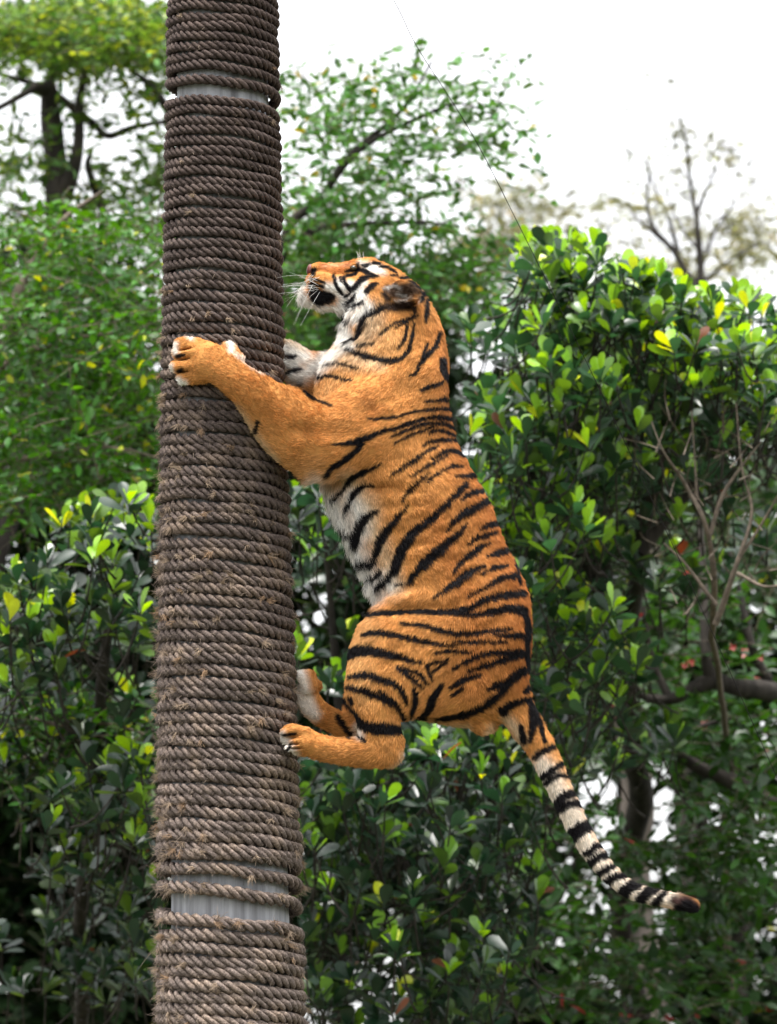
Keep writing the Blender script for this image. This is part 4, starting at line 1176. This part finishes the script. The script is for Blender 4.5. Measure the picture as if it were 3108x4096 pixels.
# --- upper left: forked dark trunk under an olive crown
T, Bs = make_tree('forked_tree', 'tree with a dark forked trunk and olive yellow top, behind the post', 'tree', 230, 14.5)
gt = Geo(); gw = Geo()
limb(gt, [(-250, 3200, 14.8, .12), (-120, 2500, 14.7, .11), (180, 1600, 14.6, .10), (250, 1250, 14.5, .095), (230, 780, 14.5, .085), (208, 560, 14.5, .072), (200, 370, 14.5, .055), (212, 300, 14.5, .03), (230, 100, 14.5, .02)], 10)
limb(gt, [(250, 800, 14.5, .07), (300, 620, 14.4, .042), (320, 420, 14.4, .032), (350, 230, 14.3, .022), (370, 60, 14.2, .014)])
limb(gt, [(200, 375, 14.5, .05), (150, 360, 14.4, .035), (90, 390, 14.3, .022), (-40, 445, 14.2, .016)])
limb(gt, [(170, 365, 14.5, .035), (110, 330, 14.5, .022), (40, 305, 14.5, .016), (-60, 270, 14.5, .01)])
limb(gt, [(205, 380, 14.5, .045), (290, 430, 14.5, .03), (370, 490, 14.5, .026), (430, 540, 14.5, .026), (540, 500, 14.5, .02), (680, 475, 14.5, .014)])
limb(gt, [(360, 600, 14.5, .012), (345, 660, 14.5, .022), (390, 780, 14.6, .028), (420, 880, 14.6, .03), (400, 1100, 14.6, .04)])
limb(gt, [(540, 290, 14.5, .014), (610, 350, 14.5, .028), (680, 460, 14.5, .032), (760, 700, 14.6, .04), (780, 1200, 14.7, .05)])
trunk_to_ground(gt, -250, 3190, 14.8, .12)
spray_crown(T, Bs, gw, [(340, 100, 380, 140, 13.2, 16, 200, .5), (130, 140, 260, 140, 13.2, 16, 100, .2), (450, 130, 170, 120, 13, 15, 90, 1.2), (120, 460, 240, 110, 13.6, 15.6, 12, .0), (480, 420, 220, 120, 13.6, 15.6, 14, .0),
    (60, 660, 200, 150, 13.6, 15.6, 30, .1), (500, 680, 200, 140, 13.6, 15.6, 24, 0), (630, 220, 90, 200, 13.6, 15.6, 40, .1), (350, 880, 380, 110, 14, 16, 40, 0), (620, 720, 80, 220, 14, 16, 30, 0)],
    Lm=0.07, cols=((0.035, 0.12, 0.02), (0.12, 0.21, 0.03)), accent=(0.26, 0.34, 0.04), acc=.04, singles=250)
gt.obj('trunk', M_bark, T, Bs); gw.obj('twigs', M_twig, T, Bs)['kind'] = 'stuff'

# --- centre top: leaning small-leaved tree above the tiger's head
T, Bs = make_tree('leaning_tree', 'small-leaved tree with leaning branches against white sky, above the tiger\'s head', 'tree', 1150, 11)
gt = Geo(); gw = Geo()
limb(gt, [(1050, 1500, 11, .06), (1150, 930, 11, .032), (1290, 800, 10.8, .024), (1420, 620, 10.6, .018), (1600, 430, 10.4, .011), (1720, 250, 10.3, .006)])
limb(gt, [(1290, 800, 10.8, .02), (1500, 560, 10.5, .014), (1800, 420, 10.3, .008), (2000, 470, 10.2, .004)])
limb(gt, [(1150, 930, 11, .025), (1500, 900, 10.8, .016), (1800, 900, 10.6, .008)])
trunk_to_ground(gt, 1050, 1490, 11, .07)
spray_crown(T, Bs, gw, [(1300, 380, 190, 110, 10, 12.5, 34, .5), (1640, 420, 220, 150, 9.8, 12, 24, .1), (1880, 500, 170, 120, 9.8, 12, 18, .1), (1420, 620, 320, 150, 10, 12.5, 46, .2), (1800, 300, 200, 120, 9.8, 11.5, 8, 0),
    (1250, 850, 200, 170, 10, 12.5, 50, .3), (1560, 800, 300, 150, 10, 12.5, 36, .4), (1450, 1020, 380, 130, 10, 12.5, 84, .1), (1850, 1000, 200, 130, 10, 12, 26, .1), (1250, 1200, 160, 200, 10, 12.5, 60, .1),
    (1720, 1130, 220, 100, 10, 12, 40, .2), (1980, 650, 90, 120, 10, 11.5, 5, 0), (1980, 350, 160, 120, 10, 11.5, 6, 0), (1500, 250, 150, 80, 10, 11.5, 5, 0), (1900, 1150, 180, 130, 10, 12, 26, .2), (1240, 1420, 150, 150, 10, 12.5, 46, .1)], Lm=.064, cols=((0.03, 0.11, 0.018), (0.06, 0.16, 0.028)), accent=(.28, .25, .02), singles=300)
gt.obj('trunk', M_bark, T, Bs); gw.obj('twigs', M_twig, T, Bs)['kind'] = 'stuff'

# --- far olive trees at the right
T, Bs = make_tree('olive_tree', 'far hazy olive-green tree beyond the lime-leaved crown', 'tree', 2750, 31)
gt = Geo(); gw = Geo()
limb(gt, [(2750, 1700, 31, .1), (2740, 1200, 31, .05), (2680, 900, 31, .025), (2600, 700, 31, .012)])
limb(gt, [(2740, 1200, 31, .04), (2850, 950, 31, .02), (2950, 800, 31, .01)])
trunk_to_ground(gt, 2750, 1690, 31, .16)
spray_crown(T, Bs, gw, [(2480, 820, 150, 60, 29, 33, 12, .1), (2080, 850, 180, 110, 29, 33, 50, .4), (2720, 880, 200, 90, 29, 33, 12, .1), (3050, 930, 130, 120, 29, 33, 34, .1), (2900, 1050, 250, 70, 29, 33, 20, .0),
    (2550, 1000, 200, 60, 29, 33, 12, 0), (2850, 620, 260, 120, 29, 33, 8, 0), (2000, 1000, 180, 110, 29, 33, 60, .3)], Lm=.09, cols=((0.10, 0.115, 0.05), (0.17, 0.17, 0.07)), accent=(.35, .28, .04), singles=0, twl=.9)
gt.obj('trunk', M_bark, T, Bs); gw.obj('twigs', M_twig, T, Bs)['kind'] = 'stuff'

# --- bare tree at the right
T, Bs = make_tree('bare_tree', 'nearly leafless tree with thin dark branches against the sky', 'tree', 2800, 20)
gt = Geo(); gw = Geo()
limb(gt, [(2800, 1500, 20, 0.0385), (2800, 1080, 20, 0.0286), (2795, 900, 20, 0.0231), (2770, 780, 20, 0.0154), (2755, 650, 20, 0.0121), (2740, 560, 20, 0.0077), (2700, 420, 20, 0.0044), (2670, 310, 20, 0.0022)])
limb(gt, [(2793, 860, 20, 0.0165), (2820, 770, 20, 0.0110), (2850, 690, 20, 0.0077), (2890, 590, 20, 0.0044), (2905, 570, 20, 0.0028)])
limb(gt, [(2800, 1180, 20, 0.0275), (2700, 1010, 20, 0.0231), (2620, 920, 20, 0.0187), (2590, 820, 20, 0.0121), (2595, 700, 20, 0.0088), (2585, 620, 20, 0.0055), (2570, 560, 20, 0.0028)])
limb(gt, [(2700, 1010, 20, 0.0165), (2560, 880, 20, 0.0088), (2500, 800, 20, 0.0044)])
limb(gt, [(2800, 1130, 20, 0.0165), (2900, 1050, 20, 0.0099), (3000, 1000, 20, 0.0055), (3090, 960, 20, 0.0033)])
limb(gt, [(2800, 1000, 20, 0.0110), (2760, 960, 20, 0.0099), (2700, 860, 20, 0.0066), (2660, 700, 20, 0.0033)])
for _ in range(34):
    u0 = rng.uniform(2520, 3050); v0 = rng.uniform(640, 1050); sg = rng.choice([-1, 1])
    limb(gt, [(u0, v0, 20, 0.0039), (u0 + sg * rng.uniform(20, 60), v0 - rng.uniform(10, 60), 20 + rng.normal(0, .3), .004), (u0 + sg * rng.uniform(50, 130), v0 - rng.uniform(0, 120), 20, 0.0011)], 4)
trunk_to_ground(gt, 2800, 1490, 20, 0.0440)
spray_crown(T, Bs, gw, [(2728, 520, 26, 30, 19.8, 20.2, 8, 0), (2900, 575, 26, 24, 19.8, 20.2, 6, 0), (2750, 760, 300, 220, 19, 21, 22, .0), (2620, 330, 120, 60, 19, 21, 3, 0)], Lm=.05, cols=((0.07, 0.08, 0.04), (0.11, 0.12, 0.06)), singles=0, twl=.3, nleaf=9)
gt.obj('trunk', M_bark, T, Bs); gw.obj('twigs', M_twig, T, Bs)['kind'] = 'stuff'

# --- leafless grey shrub in front of the right tree
T, Bs = make_tree('twiggy_shrub', 'bare grey twiggy shrub standing below the lime-leaved crown', 'shrub', 2950, 13)
gt = Geo()
limb(gt, [(2900, 2900, 8.6, .016), (2850, 2500, 5.8, .015), (2830, 2150, 5.2, .013), (2740, 1950, 5.2, .009), (2650, 1820, 5.1, .005), (2600, 1700, 5.1, .003)])
limb(gt, [(2830, 2150, 5.2, .012), (2880, 1980, 5.2, .009), (2960, 1860, 5.2, .006), (3040, 1760, 5.2, .003)])
limb(gt, [(2850, 2500, 5.2, .014), (2960, 2250, 5.1, .010), (3000, 2050, 5.1, .007), (2960, 1880, 5.1, .005), (2940, 1600, 5.1, .003)])
limb(gt, [(2960, 2250, 5.1, .008), (3040, 2100, 5.1, .006), (3108, 1950, 5.0, .003)])
limb(gt, [(2860, 2420, 5.2, .01), (2740, 2260, 5.2, .007), (2650, 2180, 5.2, .004)])
limb(gt, [(2960, 2300, 5.1, .009), (3060, 2350, 5.0, .006), (3150, 2330, 5.0, .004)])
limb(gt, [(2780, 2000, 5.2, .007), (2770, 1800, 5.2, .004), (2760, 1640, 5.2, .002)])
for _ in range(60):
    u0 = rng.uniform(2600, 3090); v0 = rng.uniform(1680, 2500); a_ = rng.uniform(.2, 2.9); l_ = rng.uniform(60, 200)
    limb(gt, [(u0, v0, 5.2 + rng.normal(0, .15), .0035), (u0 + l_ * .5 * math.cos(a_) + rng.normal(0, 12), v0 - l_ * .5 * math.sin(a_), 5.2, .0026), (u0 + l_ * math.cos(a_), v0 - l_ * math.sin(a_), 5.1, .0012)], 4, .01)
limb(gt, [(2900, 2900, 8.6, .016), (2935, 3200, 11, .02), (2900, 3600, 12.5, .022), (2950, 4150, 13, .024)])
trunk_to_ground(gt, 2950, 4140, 13, .026)
gt.obj('stems', M_twig, T, Bs)

# --- lower right: dark boughs with small leaves and a few red blossoms
T, Bs = make_tree('blossom_tree', 'small-leaved tree with heavy dark boughs and red blossoms, beside the tail', 'tree', 3050, 10)
gt = Geo(); gw = Geo()
limb(gt, [(3300, 2850, 9.5, .10), (3108, 2770, 9.2, .062), (2950, 2740, 9.0, .048), (2850, 2715, 9.0, .042), (2760, 2750, 9.0, .034), (2680, 2790, 9, .028), (2580, 2780, 9, .02), (2490, 2715, 9, .012)])
limb(gt, [(2680, 2790, 9, .024), (2610, 2650, 9, .02), (2570, 2480, 9, .015), (2560, 2300, 9, .01)])
limb(gt, [(2850, 2715, 9, .035), (2820, 2600, 9, .03), (2810, 2300, 9.1, .026), (2800, 2100, 9.2, .018), (2770, 1900, 9.2, .01)])
limb(gt, [(3108, 2760, 9.2, .03), (3020, 2600, 9.1, .022), (2960, 2350, 9.1, .016), (2920, 2200, 9.1, .01)])
limb(gt, [(3400, 3450, 10, .11), (3150, 3270, 9.8, .06), (2950, 3130, 9.6, .046), (2780, 3060, 9.5, .036), (2640, 2980, 9.4, .022), (2580, 2930, 9.4, .01)])
limb(gt, [(2650, 2980, 9.4, .02), (2750, 2920, 9.4, .014), (2900, 2870, 9.4, .01), (3050, 2860, 9.4, .006)])
limb(gt, [(3400, 2200, 9.8, .1), (3320, 2850, 9.7, .12), (3400, 3450, 10, .14), (3420, 4400, 10, .16)], 10)
trunk_to_ground(gt, 3420, 4390, 10, .16)
spray_crown(T, Bs, gw, [(2720, 2500, 400, 280, 8.6, 12, 74, .3), (2850, 2850, 300, 150, 8.8, 12, 40, .3), (2350, 3000, 250, 150, 9, 12, 23, .1), (2650, 3250, 480, 170, 9, 12, 40, .1), (2300, 3500, 260, 300, 9, 12, 61, .1),
    (2850, 3500, 300, 160, 9, 12, 54, .1), (2600, 3850, 520, 250, 9, 12, 102, .1), (2950, 3050, 180, 120, 9, 11, 17, .3), (2980, 3250, 150, 150, 7.5, 9, 23, .2)], Lm=.09, cols=((0.008, 0.032, 0.006), (0.024, 0.085, 0.010)), accent=(.30, .05, .03), acc=.003, singles=300)
gb = Geo()
gt.obj('trunk', M_bark, T, Bs); gw.obj('twigs', M_twig, T, Bs)['kind'] = 'stuff'
M_bloss = plain_mat('blossom_red', (0.42, 0.06, 0.055), 0.5)
tv, tf = leaf_template('small')
for (u, v) in [(2640, 2640), (2740, 2660), (2765, 2650), (2930, 2590), (3040, 2630)]:
    c0 = P(u, v, 8.9 + rng.normal(0, .2)); gb = Geo()
    for k_ in range(6):
        a_ = k_ * 1.05 + rng.random(); d_ = np.array([[math.cos(a_), -.5, math.sin(a_)]])
        R_ = frames(d_, np.array([[0, -1., .3]]))[0]
        gb.add(c0 + (tv * 0.024) @ R_.T, tf)
    gb.obj('blossom', M_bloss, T, Bs)

# --- pale trunk behind (grey bark between the leaves)
T, Bs = make_tree('pale_trunk_tree', 'pale grey trunk half hidden by dark leaves, right of the tiger\'s tail base', 'tree', 2520, 13)
gt = Geo(); gw = Geo()
limb(gt, [(2620, 4150, 13, .10), (2540, 3500, 13.1, .10), (2560, 3200, 13, .095), (2520, 2900, 13, .09), (2480, 2600, 13, .075), (2420, 2480, 13, .06), (2360, 2250, 13, .04), (2300, 1900, 13, .02)], 10)
limb(gt, [(2520, 2800, 13, .07), (2560, 2500, 13, .055), (2620, 2200, 13, .035), (2640, 1900, 13, .02)], 10)
trunk_to_ground(gt, 2620, 4140, 13, .11)
spray_crown(T, Bs, gw, [(2400, 2000, 500, 350, 12, 16, 120, .1), (2300, 2500, 350, 300, 12, 16, 80, .1), (2850, 2100, 350, 350, 12, 16, 110, .1)], Lm=.09, cols=((0.009, 0.028, 0.008), (0.020, 0.055, 0.011)), singles=0, twl=.8)
gt.obj('trunk', M_bark2, T, Bs); gw.obj('twigs', M_twig, T, Bs)['kind'] = 'stuff'

# --- row of dense bushes farther back; thicket shade painted into near-black leaves
for i_, (u, v, ru, rv, n_, lab) in enumerate([
        (-50, 3400, 420, 900, 560, 'dense dark bush farther back, left of the post near the frame foot'), (450, 2500, 420, 1000, 480, 'dense dark bush farther back, behind the fig tree'),
        (1150, 2800, 500, 1100, 520, 'dense dark bush farther back, between post and tiger'), (1700, 2600, 450, 1000, 420, 'dense dark bush farther back, hidden mostly behind the tiger'),
        (2100, 3700, 380, 600, 110, 'dense dark bush farther back, under the tail'), (650, 3800, 400, 400, 260, 'dense dark bush farther back, at the foot of the post'), (180, 1500, 420, 600, 260, 'dense dark bush farther back, dark backing for the thin arching twigs'), (1420, 1400, 420, 330, 170, 'dense dark bush farther back, beneath the leaning branches'), (2500, 2200, 420, 700, 260, 'dense dark bush farther back, behind the lime-leaved tree'),  # bush behind the arching twigs is added to darken their backdrop
        (3000, 2400, 420, 800, 170, 'dense dark bush farther back, behind the grey twiggy shrub'), (2950, 3900, 380, 450, 90, 'dense dark bush farther back, beneath the heavy boughs')]):
    Yb = 17 + (i_ % 3) * 1.6
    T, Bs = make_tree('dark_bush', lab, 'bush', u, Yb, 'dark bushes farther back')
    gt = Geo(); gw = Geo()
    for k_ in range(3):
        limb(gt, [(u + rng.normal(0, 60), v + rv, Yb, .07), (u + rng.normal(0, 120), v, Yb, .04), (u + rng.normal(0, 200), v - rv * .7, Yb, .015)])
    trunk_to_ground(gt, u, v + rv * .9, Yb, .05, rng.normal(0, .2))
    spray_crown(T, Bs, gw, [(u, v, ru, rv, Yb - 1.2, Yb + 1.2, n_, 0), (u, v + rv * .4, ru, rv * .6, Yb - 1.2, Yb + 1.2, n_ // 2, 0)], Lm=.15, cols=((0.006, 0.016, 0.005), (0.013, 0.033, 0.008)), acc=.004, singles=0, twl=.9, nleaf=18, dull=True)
    gt.obj('trunk', M_bark, T, Bs); gw.obj('twigs', M_twig, T, Bs)['kind'] = 'stuff'

# --- thin guy wire from the post top down to the right
M_wire = plain_mat('wire_steel', (0.008, 0.007, 0.007), 0.9, 0.1)
wp = np.array([(1010, -1000, 0.15), (1330, -430, .12), (1575, 0, .1), (1670, 190, .1), (1890, 540, .08), (2100, 950, .05), (2400, 1560, 0.0), (2700, 2200, -.05), (3050, 2980, -.1), (3500, 4000, -.2)])
wpt = catmull(wp, 60)
wpath = P(wpt[:, 0], wpt[:, 1], wpt[:, 2])
end = wpath[-1]; gdir = (wpath[-1] - wpath[-4]); gdir /= np.linalg.norm(gdir)
tt = np.linspace(0, (end[2] + .05) / -gdir[2], 8)[1:, None]
wpath = np.vstack([wpath, end + gdir * tt])
V_, F_ = tube(wpath, 0.0012, 5)
tag(mesh_obj('guy_wire', V_, F_, M_wire), 'thin dark wire slanting down across the sky behind the tiger', 'wire')
